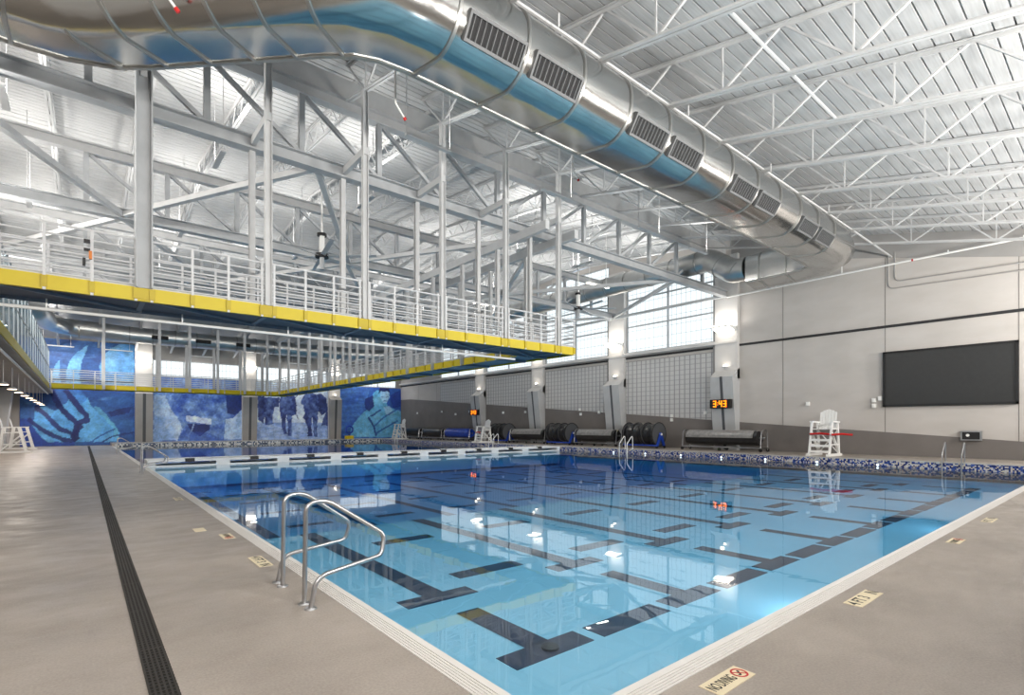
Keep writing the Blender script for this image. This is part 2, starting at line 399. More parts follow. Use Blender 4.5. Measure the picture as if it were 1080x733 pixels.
# columns in the long right wall (pale) and on the mural wall
for i,y in enumerate((15.2,23.2,31.3,39.3)):
    f=MB(); f.box(XR-.26,XR,y-.68,y+.68,4.3,zdeck(y)-.9)
    struct('column',f,m_wallw)
    f=MB(); f.box(XR-.14,XR,y+.72,y+.86,ZD,zdeck(y)-1.2); struct('trim_%d'%(i+20),f,m_trim if i in(1,3) else m_sofit)
for x in FP[1:]:
    f=MB(); f.box(x-.62,x+.62,YF-.3,YF,ZD,9.0); struct('column',f,m_wallw)

# ------------------------------------------------------------------ pool
f=MB(); z1,z2=-.53,-1.0; yb0,yb1=10.5,10.75
f.quad((PX0,PY0,z1),(PX1,PY0,z1),(PX1,yb0,z1),(PX0,yb0,z1)); f.quad((PX0,yb0,z1),(PX1,yb0,z1),(PX1,yb1,z2),(PX0,yb1,z2)); f.quad((PX0,yb1,z2),(PX1,yb1,z2),(PX1,PY1,z2),(PX0,PY1,z2))
f.box(PX0-.12,PX0,PY0-.12,PY1+.12,-1.6,-.02); f.box(PX0,PX1,PY0-.12,PY0,-1.6,-.02); f.box(PX1,PX1+.12,PY0-.12,PY1+.12,-1.6,-.02); f.box(PX0,PX1,PY1,PY1+.12,-1.6,-.02)
struct('pool_basin',f,m_pool)
def fz(y): return z1 if y<=yb0 else (z2 if y>=yb1 else z1+(z2-z1)*(y-yb0)/(yb1-yb0))
def strip(f,x,w,ya,yb):
    cuts=[ya]+[c for c in (yb0,yb1) if ya<c<yb]+[yb]
    for a,b in zip(cuts[:-1],cuts[1:]):
        f.quad((x-w/2,a,fz(a)+.006),(x+w/2,a,fz(a)+.006),(x+w/2,b,fz(b)+.006),(x-w/2,b,fz(b)+.006))
LX=[3.42+2.45*i for i in range(9)]
for x in LX:
    f=MB()
    strip(f,x,.30,3.74,4.95); f.box(x-.5,x+.5,3.46,3.76,z1+.001,z1+.006)
    f.box(x-.5,x+.5,5.42,5.72,z1+.001,z1+.006); strip(f,x,.30,5.7,23.2); f.box(x-.5,x+.5,23.2,23.5,z2+.001,z2+.006)
    strip(f,x,.30,28.2,50.2)
    o=struct('lane_line',f,m_lane); o['kind']='structure'
f=MB()
for i in range(8):
    xm=(LX[i]+LX[i+1])/2
    for k in range(8):
        y=3.6+2.6*k
        f.box(xm-.58,xm+.58,y-.15,y+.15,fz(y)+.001,fz(y)+.006)
    for y in (30,33,36,39,42,45): f.box(xm-.58,xm+.58,y-.15,y+.15,z2+.001,z2+.006)
struct('lane_cross_marks',f,m_lane)
f=MB(); f.disc((LX[0]+.03,3.6,z1+.006),(0,0,1),.085,.02,20); single('floor_drain',f,m_blackm,'round black drain cover on the nearest navy tile T of the pool floor','drain')
f=MB(); f.box(PX0-.004,PX1+.004,PY0-.004,PY1+.004,-1.58,WZ); tag(struct('pool_water',f,m_water),'clear blue pool water mirroring the bright windows','water',kind='stuff')

# gutter along the two near edges: white lip and slatted grate
f=MB(); f.box(PX0-.05,PX0+.005,PY0-.05,PY1,-.2,.004); f.box(PX0-.05,PX1,PY0-.05,PY0+.005,-.2,.004)
g=struct('pool_gutter',f,m_coping)
f=MB()
for k in range(5):
    o=.055+.0235*k
    f.box(PX0-o-.017,PX0-o,PY0-o-.017,PY1,-.03,.002)
    f.box(PX0-o,PX1,PY0-o-.017,PY0-o,-.03,.002)
y=PY0-.1
while y<PY1: f.box(PX0-.17,PX0-.05,y,y+.006,-.03,.0); y+=.09
x=PX0
while x<PX1: f.box(x,x+.006,PY0-.17,PY0-.05,-.03,.0); x+=.09
part('gutter_slats',f,m_coping,g)
f=MB(); f.box(PX0-.17,PX0-.05,PY0-.17,PY1,-.2,-.012); f.box(PX0-.05,PX1,PY0-.17,PY0-.05,-.2,-.012); part('gutter_channel',f,m_grout,g)
# raised tiled edges of the two far sides
f=MB(); f.box(PX1-.01,PX1+.03,PY0-.05,PY1+.02,-.06,ZD-.02); struct('pool_edge_right',f,m_mosaic)
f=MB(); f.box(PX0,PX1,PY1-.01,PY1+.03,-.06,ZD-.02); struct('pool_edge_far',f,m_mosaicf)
f=MB(); f.box(PX1-.02,PX1+.22,PY0-.05,PY1+.2,ZD-.02,ZD+.012); f.box(PX0,PX1,PY1-.02,PY1+.2,ZD-.02,ZD+.012); struct('pool_edge_cap',f,mottled('cap_stone',(172,168,164),(186,182,178),4,.5))

# trench drain along the left deck
f=MB(); f.box(.305,.455,-2.5,54,-.05,.001); d=struct('trench_drain',f,m_dark)
f=MB()
for k in range(6): f.box(.305+.0268*k,.317+.0268*k,-2.5,54,-.01,.006)
y=-2.5
while y<54:
    f.box(.305,.455,y,y+.012 if int(round((y+2.5)/.05))%20 else y+.03,-.01,.0055); y+=.05
part('drain_grate',f,m_drain,d)

# ------------------------------------------------------------------ bulkhead
BY0,BY1=25.0,26.5
bh=thing('pool_bulkhead','long white movable bulkhead with slot openings lying across the pool','bulkhead',(13.4,25.7,0))
f=MB(); f.box(PX0+.02,PX1-.03,BY0,BY1,.15,.24); part('bulkhead_deck',f,m_bulk,bh)
f=MB(); f.box(PX0+.02,PX1-.03,BY0+.02,BY0+.2,-.9,.015); f.box(PX0+.02,PX1-.03,BY1-.2,BY1-.02,-.9,.015); part('bulkhead_beam',f,m_bulk,bh)
for i in range(10):
    xx=[PX0+.02]+[(LX[k]+LX[k+1])/2 for k in range(8)]+[PX1-.03]
    x=xx[i]; a,b=max(x-.26,PX0+.02),min(x+.26,PX1-.03)
    f=MB(); f.box(a,b,BY0+.01,BY1-.01,.0,.16); part('bulkhead_post',f,m_bulk,bh)
for x in LX:
    f=MB(); f.box(x-.17,x+.17,BY0-.02,BY0+.14,.13,.275); part('lane_anchor_block',f,m_blackm,bh,'black block on the bulkhead lip')

# underwater lights
def pool_light(loc,axis,label,power):
    t=thing('underwater_light',label,'light',loc,'underwater lights on the near pool wall')
    f=MB(); f.disc(loc,axis,.14,.02,20); part('light_ring',f,m_chrome,t)
    q=Vector(loc)+Vector(axis)*.02
    f=MB(); f.disc(q,axis,.11,.012,20); part('lens',f,m_glow,t)
    la=bpy.data.lights.new('pool_lamp','AREA'); la.shape='DISK'; la.size=.2; la.energy=power; la.color=(1,.95,.93)
    o=bpy.data.objects.new('pool_lamp',la); link(o); o.location=q+Vector(axis)*.03; o.rotation_euler=Vector(axis).to_track_quat('-Z','Y').to_euler(); o.parent=t; o.location=o.location-Vector(loc)
for x,w in ((6.3,'beside the 4 FT 3 IN tile'),(13.4,'nearest the big screen wall')):
    pool_light((x,PY0+.002,-.3),(0,1,0),'round underwater light glowing on the near pool wall '+w,13)
EDY=[6.8,9.06,11.3,13.5,15.8,18.1,20.4]
for i,y in enumerate(EDY):
    t=thing('edge_light','small bright light in the blue mosaic edge, %s counted from the big screen'%ORD[i],'light',(PX1-.01,y,.0),'small lights along the mosaic pool edge')
    f=MB(); f.disc((PX1-.01,y,.03),(-1,0,0),.06,.015,14); part('light_ring',f,m_chrome,t)
    f=MB(); f.disc((PX1-.025,y,.03),(-1,0,0),.045,.01,14); part('lens',f,m_glow,t)
# ------------------------------------------------------------------ steel: trusses, joists, bracing
def ibeam(w,h,t=.03): 
    return [(-w/2,-h/2),(w/2,-h/2),(w/2,-h/2+t),(t/2,-h/2+t),(t/2,h/2-t),(w/2,h/2-t),(w/2,h/2),(-w/2,h/2),(-w/2,h/2-t),(-t/2,h/2-t),(-t/2,-h/2+t),(-w/2,-h/2+t)]
JX=[1.02+2.5*k for k in range(-2,11)]
TY=[15.2,23.2,31.3,39.3]
JOINTS=[.1,2.45,4.8,7.15,9.5,11.85,14.2,16.55,18.9,21.2,23.5,26.0]
TW=['nearest to the shiny duct','second behind the near walkway','third behind the near walkway','farthest, nearest the mural wall']
for i,y in enumerate(TY):
    t=thing('roof_truss','deep pale steel roof truss spanning the hall, '+TW[i],'truss',(12.2,y,9.0),'steel roof trusses')
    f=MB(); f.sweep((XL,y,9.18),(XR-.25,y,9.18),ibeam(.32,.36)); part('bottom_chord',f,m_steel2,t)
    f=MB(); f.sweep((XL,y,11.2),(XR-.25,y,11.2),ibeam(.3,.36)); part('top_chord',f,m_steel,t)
    if i==0: f=MB(); f.box(XL,XR-.3,y-.02,y+.02,11.38,12.0); part('closure_plate',f,m_steel,t)
    for x in JOINTS:
        f=MB(); f.bar((x,y,9.36),(x,y,11.02),.15); part('vertical',f,m_steel2,t)
    for a,b in zip(JOINTS[:-1],JOINTS[1:]):
        f=MB()
        if (a+b)/2>12: f.bar((a+.1,y,9.4),(b-.1,y,11.0),.11)
        else: f.bar((a+.1,y,11.0),(b-.1,y,9.4),.11)
        part('diagonal',f,m_steel2,t)

def joist(x,ya,yb,zf,depth,step,label,group,heavy=True,mid=None):
    """open-web joist: zf gives underside"""
    t=thing('roof_joist',label,'joist',(x,(ya+yb)/2,zf((ya+yb)/2)),group)
    pts=[ya]+([mid] if mid else [])+[yb]
    w,h=(.15,.085) if heavy else (.14,.07)
    def chord(off):
        f=MB()
        for s in (-1,1):   # two angles back to back
            sec=[(0,0),(w/2,0),(w/2,.02),(.016,.02),(.016,h),(0,h)] if off==0 else [(0,0),(.016,0),(.016,h-.02),(w/2,h-.02),(w/2,h),(0,h)]
            sec=[(s*(a+.012),b) for a,b in sec]
            f.path([(x,y,zf(y)+off) for y in pts],sec)
        return f
    part('bottom_chord',chord(0),m_steel,t); part('top_chord',chord(depth-h),m_steel,t)
    f=MB(); n=max(2,int(round((yb-ya)/step))); st=(yb-ya)/n; r=.022 if heavy else .015
    for k in range(n):
        y0=ya+k*st; ym=y0+st*.5; y1=y0+st
        zt=depth-h*.5
        f.bar((x,y0+.04,zf(y0)+zt),(x,ym-.05,zf(ym)+h*.6),r*2); f.bar((x,ym+.05,zf(ym)+h*.6),(x,y1-.04,zf(y1)+zt),r*2)
        if heavy: f.bar((x,ym,zf(ym)+h*.6),(x,ym,zf(ym)+zt),r*1.5)
    part('web',f,m_steel,t)
n=len(JX)
for k,x in enumerate(JX):
    i=n-1-k
    joist(x,YN+.2,14.9,zb,1.08,2.46,'white open-web joist over the near bay, %s from the big screen wall'%ORD[i],'open-web joists over the near bay')
for k,x in enumerate(JX):
    i=n-1-k
    joist(x+.6,15.4,39.1,lambda y: zdeck(y)-.74 if abs(y-27.2)>.01 else 13.52-.74,.72,1.2,'white lattice joist under the middle roof, %s from the window wall'%ORD[i],'lattice joists under the middle roof',False,27.2)
for k,x in enumerate(JX[:8]):
    joist(x,39.5,54.9,lambda y: zdeck(y)-.74,.72,1.2,'white lattice joist under the farthest roof, %s from the left'%ORD[k],'lattice joists under the farthest roof',False)
# bridging rods across the near joists
for y,w,r,xa,xb in ((7.3,'above the long duct',.05,XL,XR-.1),(4.5,'in front of the long duct',.04,8.6,13.5)):
    f=MB(); f.bar((xa,y,zb(y)+.03),(xb,y,zb(y)+.03),r); single('bridging_bar',f,m_steel,'thin white bridging bar crossing under the near roof joists '+w,'bar')
# flat bracing in the plane of the bottom chords
def zig(a,b,ya,yb,z,label):
    t=thing('roof_bracing',label,'bracing',(12,(ya+yb)/2,z-.1),'zigzag bracing between the trusses')
    pts=[]
    for i in range(max(len(a),len(b))):
        if i<len(a): pts.append((a[i],ya,z))
        if i<len(b): pts.append((b[i],yb,z))
    for p,q in zip(pts[:-1],pts[1:]):
        f=MB(); f.bar(p,q,.17); part('brace',f,m_steel,t)
zig([-3.1,5.25,14.0,23.5],[1.1,9.4,18.5,28.2],15.25,23.1,9.12,'pale zigzag bracing between the first and second roof trusses')
zig([-3.1,5.25,14.0,23.5],[1.1,9.4,18.5,28.2],31.2,23.3,9.12,'pale zigzag bracing between the second and third roof trusses')
f=MB(); f.bar((XR-.5,15.3,9.05),(XR-.5,39.2,9.05),.16); single('eave_strut',f,m_steel,'long pale steel strut running along the big windows','strut')
for x,w in ((12.9,'left'),(14.4,'right')):
    f=MB(); f.sweep((x,13.6,8.86),(x,47,8.86),[(-.09,-.16),(.09,-.16),(.09,.16),(-.09,.16)])
    single('support_beam',f,m_steel,'long pale beam carrying the %s hangers of the walkway beside the windows'%w,'beam')

# ------------------------------------------------------------------ ducts
def oval(w,h,r,n=10):
    pts=[]
    for cx,cy,a0 in ((w/2-r,-h/2+r,-90),(w/2-r,h/2-r,0),(-w/2+r,h/2-r,90),(-w/2+r,-h/2+r,180)):
        for i in range(n+1):
            a=math.radians(a0+90*i/n); p=(cx+r*math.cos(a),cy+r*math.sin(a))
            if not pts or (abs(p[0]-pts[-1][0])+abs(p[1]-pts[-1][1]))>1e-4: pts.append(p)
    return pts
S_=1.05
def sc_(x,y,z): return (x*S_,y*S_,1.6+(z-1.6)*S_)
ZC=8.40; ZS=1.6+(ZC-1.6)*S_
def duct_sec(g=0.):
    """rounded near flank (u>0), flat bottom rising slightly towards a crisp far corner"""
    r=.66; q=[]
    for i in range(13):
        a=math.radians(-90+90*i/12); q.append((.42+(r+g)*math.cos(a), -.04+(r+g)*math.sin(a)))
    for i in range(1,13):
        a=math.radians(90*i/12); q.append((.42+(r+g)*math.cos(a), .04+(r+g)*math.sin(a)))
    for i in range(1,7):
        a=math.radians(90+90*i/6); q.append((-.1+(.36+g)*math.cos(a), .34+(.36+g)*math.sin(a)))
    q += [(-.46-g,-.45),(-.44-g,-.53-g)]
    return [(u*S_,w*S_) for u,w in q]
sec=duct_sec(); sb=duct_sec(.03)
corner=fillet([sc_(-7,11.28,ZC),sc_(.01,11.28,ZC),sc_(3.48,7.81,ZC),sc_(22.75,7.81,ZC),sc_(22.75,11.0,ZC)],{1:2.2,2:2.2,3:1.3},3)
t=thing('ventilation_duct','big shiny sheet metal duct with louvred grilles hanging below the near roof','duct',(9,8.4,7.7))
f=MB(); f.smooth=True; f.path(corner,sec); part('duct_body',f,m_duct,t)
def ring(p,d,w=.055):
    f=MB(); f.smooth=True; p=Vector(sc_(*p)); d=Vector(d).normalized(); f.path([p-d*w/2,p+d*w/2],sb); return f
RX=[4.55+1.41*i for i in range(12)]
for x in RX: part('joint_band',ring((x,7.81,ZC),(1,0,0)),m_band_m,t)
e=Vector((1,-1,0)).normalized()
for s in (.35,1.15,1.95,2.75,3.5,4.3): 
    p=Vector((.01,11.28,ZC))+e*s; part('joint_band',ring(p,e),m_band_m,t)
for x in (-4.9,-4.1,-3.3,-2.5,-1.7,-.9): part('joint_band',ring((x,11.28,ZC),(1,0,0)),m_band_m,t)
for y in (9.3,10.4): part('joint_band',ring((22.75,y,ZC),(0,1,0)),m_band_m,t)
f=MB(); f.path([p-Vector((0,0,0)) for p in corner],[(u*S_,w*S_) for u,w in ((-.50,-.56),(-.44,-.56),(-.44,-.535),(-.475,-.535),(-.475,-.49),(-.50,-.49))]); part('edge_angle',f,m_band_m,t)
# louvred grilles on the lower near flank
gx=[RX[k] for k in (0,1,3,4,6,7,9,10)]
ang=math.radians(33); ca,sa=math.cos(ang),math.sin(ang)
uc,wc=.42+.66*ca,-.04-.66*sa
for x in gx:
    x0,x1=x+.2,x+1.3
    def P(xx,v,o):   # v up along the flank, o outwards
        u=uc+v*sa+o*ca; w=wc+v*ca-o*sa
        return sc_(xx,7.81-u,ZC+w)
    H=.17; fr_=MB(); BX=[(3,2,1,0),(4,5,6,7),(0,1,5,4),(1,2,6,5),(2,3,7,6),(3,0,4,7)]
    for (a,b,c,d) in ((x0-.04,x1+.04,-H-.05,-H),(x0-.04,x1+.04,H,H+.05),(x0-.04,x0,-H,H),(x1,x1+.04,-H,H)):
        fr_.add([P(a,c,-.06),P(b,c,-.06),P(b,d,-.06),P(a,d,-.06),P(a,c,.05),P(b,c,.05),P(b,d,.05),P(a,d,.05)],BX)
    g=part('grille',fr_,m_louvre,t)
    f=MB(); f.add([P(x0,-H,.0),P(x1,-H,.0),P(x1,H,.0),P(x0,H,.0),P(x0,-H,.012),P(x1,-H,.012),P(x1,H,.012),P(x0,H,.012)],BX); part('grille_opening',f,m_dark,g)
    f=MB()
    for k in range(10):
        xx=x0+.05+k*(x1-x0-.1)/9
        f.add([P(xx,-H,.012),P(xx+.012,-H,.012),P(xx+.020,-H,.04),P(xx+.008,-H,.04),P(xx,H,.012),P(xx+.012,H,.012),P(xx+.02,H,.04),P(xx+.008,H,.04)],BX)
    part('louvre',f,m_louvre,g)
for x in (6.6,10.8,15.0,19.3):   # hanger straps up to the joists
    for y in (7.0,8.6):
        f=MB(); f.bar((x*S_,y,ZS+.4),(x*S_,y,zb(y)+.1),.03); part('hanger_strap',f,m_steel,t)
# window-side duct: round, climbs, passes through the trusses
zr=10.0
pts=fillet([(23.9,11.62,8.95),(24.0,12.4,9.0),(24.5,13.9,zr),(24.5,46,zr),(24.5,49.5,8.9),(20.6,50.2,8.75)],.7,4)
circ=[(.55*math.cos(2*PI*i/24),.55*math.sin(2*PI*i/24)) for i in range(24)]
t=thing('round_duct','round sheet metal duct running through the trusses beside the big windows','duct',(23.3,30,9.4))
f=MB(); f.smooth=True; f.path(pts,circ); part('duct_body',f,m_duct2,t)
for y in [14.5+1.5*i for i in range(18)]:
    f=MB(); f.smooth=True; f.path([(24.5,y-.03,zr),(24.5,y+.03,zr)],[(a*1.05,b*1.05) for a,b in circ]); part('joint_band',f,m_band_m,t)
for p in ((23.97,12.1,8.98),(24.25,13.1,9.45)):
    f=MB(); f.smooth=True; d=Vector((.15,.8,.75)).normalized(); f.path([Vector(p)-d*.03,Vector(p)+d*.03],[(a*1.06,b*1.06) for a,b in circ]); part('joint_band',f,m_band_m,t)
# far duct in front of the mural wall
z=8.75
pts=fillet([(20.3,50.2,z),(3,50.2,z),(-1.0,50.2,8.9),(-1.9,47.5,8.8),(-2.0,38,7.9),(-3.6,35.5,7.9)],1.0,4)
t=thing('round_duct','round sheet metal duct running high in front of the blue mural wall','duct',(8,50,8.1))
f=MB(); f.smooth=True; f.path(pts,[(a*1.1,b*1.1) for a,b in circ]); part('duct_body',f,m_duct2,t)
for x in [-.2+1.5*i for i in range(14)]:
    f=MB(); f.smooth=True; f.path([(x-.04,50.2,z),(x+.04,50.2,z)],[(a*1.16,b*1.16) for a,b in circ]); part('joint_band',f,m_band_m,t)
for x in (4.2,7.2,10.2):
    f=MB(); f.box(x,x+1.1,49.56,49.63,z-.28,z+.02); part('grille',f,m_dark,t)

# white sprinkler pipe on the big-screen wall, hung from the joists
t=thing('sprinkler_pipe','straight white sprinkler pipe with hangers high along the big screen wall','pipe',(28.3,5,8.9))
f=MB(); f.tube((28.3,YN+.2,8.95),(28.3,15,8.95),.045); part('pipe_run',f,m_white,t)
for y in (2.9,5.2,9.2,12.3):
    f=MB(); f.bar((28.3,y,8.95),(28.3,y,max(9.05,zb(y)+.2)),.04); part('hanger',f,m_white,t)
f=MB(); f.tube((28.3,6.4,8.95),(28.3,6.46,8.95),.055); part('coupling',f,m_red,t,'red coupling')
# walkway underside pipe
t=thing('sprinkler_pipe','thin white pipe slung just under the near walkway','pipe',(4,15.08,4.1))
f=MB(); f.tube((XL+.05,15.08,4.13),(12.6,15.08,4.13),.038); part('pipe_run',f,m_white,t)
for k in range(7):
    f=MB(); f.bar((XL+1.2+2.5*k,15.08,4.15),(XL+1.2+2.5*k,15.08,4.38),.03); part('hanger',f,m_white,t)
# conduits on the big-screen wall
f=MB()
f.ptube(fillet([(XR-.03,7.45,9.6),(XR-.03,7.45,7.95),(XR-.03,YN+.3,7.6)],.3),.025,8); single('conduit',f,m_sofit,'thin conduit bending along the wall above the big screen, inner one','conduit')
f=MB(); f.ptube(fillet([(XR-.03,7.2,9.6),(XR-.03,7.2,8.25),(XR-.03,YN+.3,7.9)],.3),.025,8); single('conduit',f,m_sofit,'thin conduit bending along the wall above the big screen, outer one','conduit')

# ------------------------------------------------------------------ walkways
RAILZ=[.13,.28,.43,.58,.73,.9,1.07]
def guard(root,p,q,posts,z0,base_out=0):
    """guard rail from p to q (2D), posts at the given fractions of length"""
    p=Vector((*p,0)); q=Vector((*q,0)); d=(q-p); Lg=d.length; d/=Lg
    f=MB(); f.tube(p+V(0,0,z0+1.1),q+V(0,0,z0+1.1),.026,8); g=part('guard_rail',f,m_rail,root)
    for z in RAILZ[:-1]:
        f=MB(); f.tube(p+V(0,0,z0+z),q+V(0,0,z0+z),.019,6); part('rail',f,m_rail,g)
    for s in posts:
        c=p+d*s
        f=MB(); f.bar(c+V(0,0,z0-.22),c+V(0,0,z0+1.1),.05); part('post',f,m_rail,g)
def ibs(w,h,t): return ibeam(w,h,t)
ZW0,ZW1=4.29,4.58
# --- near walkway (across the hall)
HX=[1.02+2.5*k for k in range(-2,6)]
w=thing('suspended_walkway','near suspended walkway with bright yellow edge crossing above the pool','walkway',(5,14.4,ZW0))
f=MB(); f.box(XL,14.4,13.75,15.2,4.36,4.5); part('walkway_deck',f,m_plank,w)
for yy in (13.7,15.22):
    f=MB(); f.box(XL,14.42,yy-.02,yy+.02,ZW0,ZW1)
    if yy<14: f.box(XL,14.42,yy,yy+.08,ZW0,ZW0+.02)
    part('fascia',f,m_yellow if yy<14 else m_under,w,'yellow edge channel' if yy<14 else 'grey edge channel')
f=MB(); f.box(14.38,14.42,13.7,15.22,ZW0,ZW1); part('yellow_fascia',f,m_yellow,w,'yellow edge channel at the end')
for k in range(8):
    x=HX[0]+2.5*k
    f=MB(); f.bar((x,13.75,4.38),(x,15.2,4.38),.1,.12); part('cross_beam',f,m_under,w)
    if k<7: f=MB(); f.bar((x,13.8,4.33),(x+2.5,15.15,4.33),.07,.05); part('underside_brace',f,m_under,w)
for x in HX:
    big = abs(x-1.02)<.1
    f=MB(); f.sweep((x,13.66,ZW1-.01),(x,13.66,zb(13.66)+.02),[(b_,a_) for a_,b_ in ibeam(.24 if big else .14,.30 if big else .16,.03 if big else .022)][::-1]); part('hanger',f,m_steel2 if big else m_steel,w)
    f=MB(); f.sweep((x,15.26,ZW0+.02),(x,15.26,9.0),ibeam(.14,.14,.02)); part('hanger',f,m_steel,w)
    f=MB(); f.bar((x,13.6,9.2),(x,15.1,9.2),.12,.2); part('outrigger',f,m_steel,w)
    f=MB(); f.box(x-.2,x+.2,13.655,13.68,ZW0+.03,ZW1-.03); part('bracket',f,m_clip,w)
ps=[]
for x in HX: ps += [x+.14-XL, x+.9-XL, x+1.63-XL, x+2.36-XL]
ps=[s for s in ps if 0<s<14.4-XL]+[14.36-XL]
guard(w,(XL,13.68),(14.4,13.68),ps,4.5); guard(w,(XL,15.24),(14.4,15.24),ps,4.5); guard(w,(14.4,13.7),(14.4,15.2),[.75],4.5)
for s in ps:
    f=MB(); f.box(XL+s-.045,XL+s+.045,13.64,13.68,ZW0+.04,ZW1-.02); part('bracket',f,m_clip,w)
f=MB(); f.box(XL,14.4,13.72,13.74,4.5,4.63); part('toe_plate',f,m_rail,w)
# --- walkway beside the windows, running away
w=thing('suspended_walkway','long suspended walkway with yellow edge running away beside the window wall','walkway',(13.6,32,ZW0))
Y0,Y1=15.36,48.4
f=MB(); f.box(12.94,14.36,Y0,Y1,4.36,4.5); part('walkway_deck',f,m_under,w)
for xx in (12.92,14.38):
    f=MB(); f.box(xx-.02,xx+.02,Y0,Y1,ZW0,ZW1); part('yellow_fascia',f,m_yellow,w,'yellow edge channel')
HY=[16.5+2.5*k for k in range(13)]
for y in HY:
    for xx in (12.88,14.42):
        f=MB(); f.sweep((xx,y,ZW0+.02),(xx,y,8.72),ibeam(.15,.15,.02)); part('hanger',f,m_steel,w)
    f=MB(); f.bar((12.95,y,4.31),(14.35,y,4.31),.1,.08); part('cross_beam',f,m_under,w)
ps=[]
for y in HY: ps += [y-.85-Y0,y+.14-Y0,y+.8-Y0]
ps=[s for s in ps if 0<s<Y1-Y0]
guard(w,(12.9,Y0),(12.9,Y1),ps,4.5); guard(w,(14.4,Y0),(14.4,Y1),ps,4.5)
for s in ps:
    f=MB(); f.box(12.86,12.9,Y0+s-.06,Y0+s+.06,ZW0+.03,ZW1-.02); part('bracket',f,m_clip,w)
# --- walkway in front of the mural wall
w=thing('suspended_walkway','far suspended walkway with yellow edge in front of the blue mural wall','walkway',(5.5,49.2,ZW0))
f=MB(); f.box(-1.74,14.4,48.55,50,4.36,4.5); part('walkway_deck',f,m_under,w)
for yy in (48.5,50.02):
    f=MB(); f.box(-1.74,14.42,yy-.02,yy+.02,ZW0,ZW1+.06); part('yellow_fascia',f,m_yellow,w,'yellow edge channel')
HF=[1.2,4.6,6.6,8.6,10.6,12.4]
for x in HF:
    f=MB(); f.sweep((x,48.44,ZW0+.02),(x,48.44,zdeck(48.4)-.7),ibeam(.18,.18,.02)); part('hanger',f,m_steel,w)
    f=MB(); f.sweep((x,50.06,ZW0+.02),(x,50.06,zdeck(50)-.7),ibeam(.18,.18,.02)); part('hanger',f,m_steel,w)
ps=[.1+1.2*i for i in range(13)]
guard(w,(-1.8,48.48),(14.4,48.48),ps,4.5); guard(w,(-1.8,50.04),(14.4,50.04),ps,4.5)
# --- gallery along the left wall
w=thing('gallery','grey concrete gallery along the left wall with yellow edge and glass guard','gallery',(-3,34,4.1))
f=MB(); f.box(XL,-1.82,15.4,55.2,4.2,4.5); part('gallery_slab',f,m_sofit,w)
f=MB(); f.box(-1.84,-1.78,15.4,48.45,ZW0-.04,ZW1); part('yellow_fascia',f,m_yellow,w,'yellow edge channel')
f=MB(); f.box(-1.83,-1.815,15.3,48.4,ZW1,ZW1+2.3); part('glass_guard',f,m_glass,w,'tall see-through mesh glass guard')
f=MB()
for z in (ZW1+1.15,ZW1+2.3): f.bar((-1.8,15.3,z),(-1.8,48.4,z),.035)
for k in range(23): f.bar((-1.8,15.4+1.5*k,ZW1),(-1.8,15.4+1.5*k,ZW1+2.3),.035)
part('guard_frame',f,m_rail,w)
f=MB(); f.tube((-2.05,15.4,4.08),(-2.05,53.5,4.08),.045); single('conduit',f,m_white,'white conduit running along the underside of the left gallery','conduit')

# ------------------------------------------------------------------ ceiling fans
def fan(x,y,z,label):
    t=thing('ceiling_fan',label,'fan',(x,y,z),'big ceiling fans')
    f=MB(); f.tube((x,y,z+.75),(x,y,11.2),.035); part('down_rod',f,m_white,t,'white drop rod')
    f=MB(); f.box(x-.075,x+.075,y-.075,y+.075,z+.08,z+.75); part('motor_box',f,m_white,t)
    f=MB(); f.disc((x,y,z-.05),(0,0,1),.24,.13,20); f.disc((x,y,z+.75),(0,0,1),.17,.1,16); part('hub',f,m_blackm,t)
    f=MB(); f.disc((x,y,z-.5),(0,0,1),.09,.45,14); part('motor_can',f,m_steel2,t)
    for k in range(6):
        a=2*PI*k/6+.35; d=V(math.cos(a),math.sin(a),0); s=V(-math.sin(a),math.cos(a),0)
        f=MB(); c=V(x,y,z); p,q=c+d*.2,c+d*2.05
        f.add([p+s*.08-V(0,0,.01),p-s*.08+V(0,0,.03),q-s*.07+V(0,0,.03),q+s*.07-V(0,0,.01),p+s*.08-V(0,0,.025),p-s*.08+V(0,0,.015),q-s*.07+V(0,0,.015),q+s*.07-V(0,0,.025)],
              [(0,1,2,3),(7,6,5,4),(0,4,5,1),(1,5,6,2),(2,6,7,3),(3,7,4,0)]); part('blade',f,m_steel2,t)
fan(6.9,19.5,7.95,'black hubbed ceiling fan seen between the near walkway hangers on the left')
fan(20.8,19.5,8.0,'black hubbed ceiling fan in front of the big translucent windows')

# sprinkler drops: white hooked pipes with a red tip
for (x,y,z,lb) in ((1.0,9.35,7.95,'white hooked sprinkler drop with red tip below the left end of the shiny duct'),(5.3,10.2,8.3,'white hooked sprinkler drop beside the first bend of the shiny duct'),(11.2,10.6,8.9,'white hooked sprinkler drop under the middle of the near roof')):
    t=thing('sprinkler_drop',lb,'sprinkler',(x,y,z),'sprinkler drops')
    f=MB(); f.ptube(fillet([(x-.12,y,zb(y)+.05),(x-.12,y,z+.25),(x+.1,y,z)],.12),.022,8); part('drop_pipe',f,m_white,t)
    f=MB(); f.disc((x+.09,y,z+.01),(.66,0,-.75),.035,.06,10); part('sprinkler_head',f,m_red,t,'red tip')
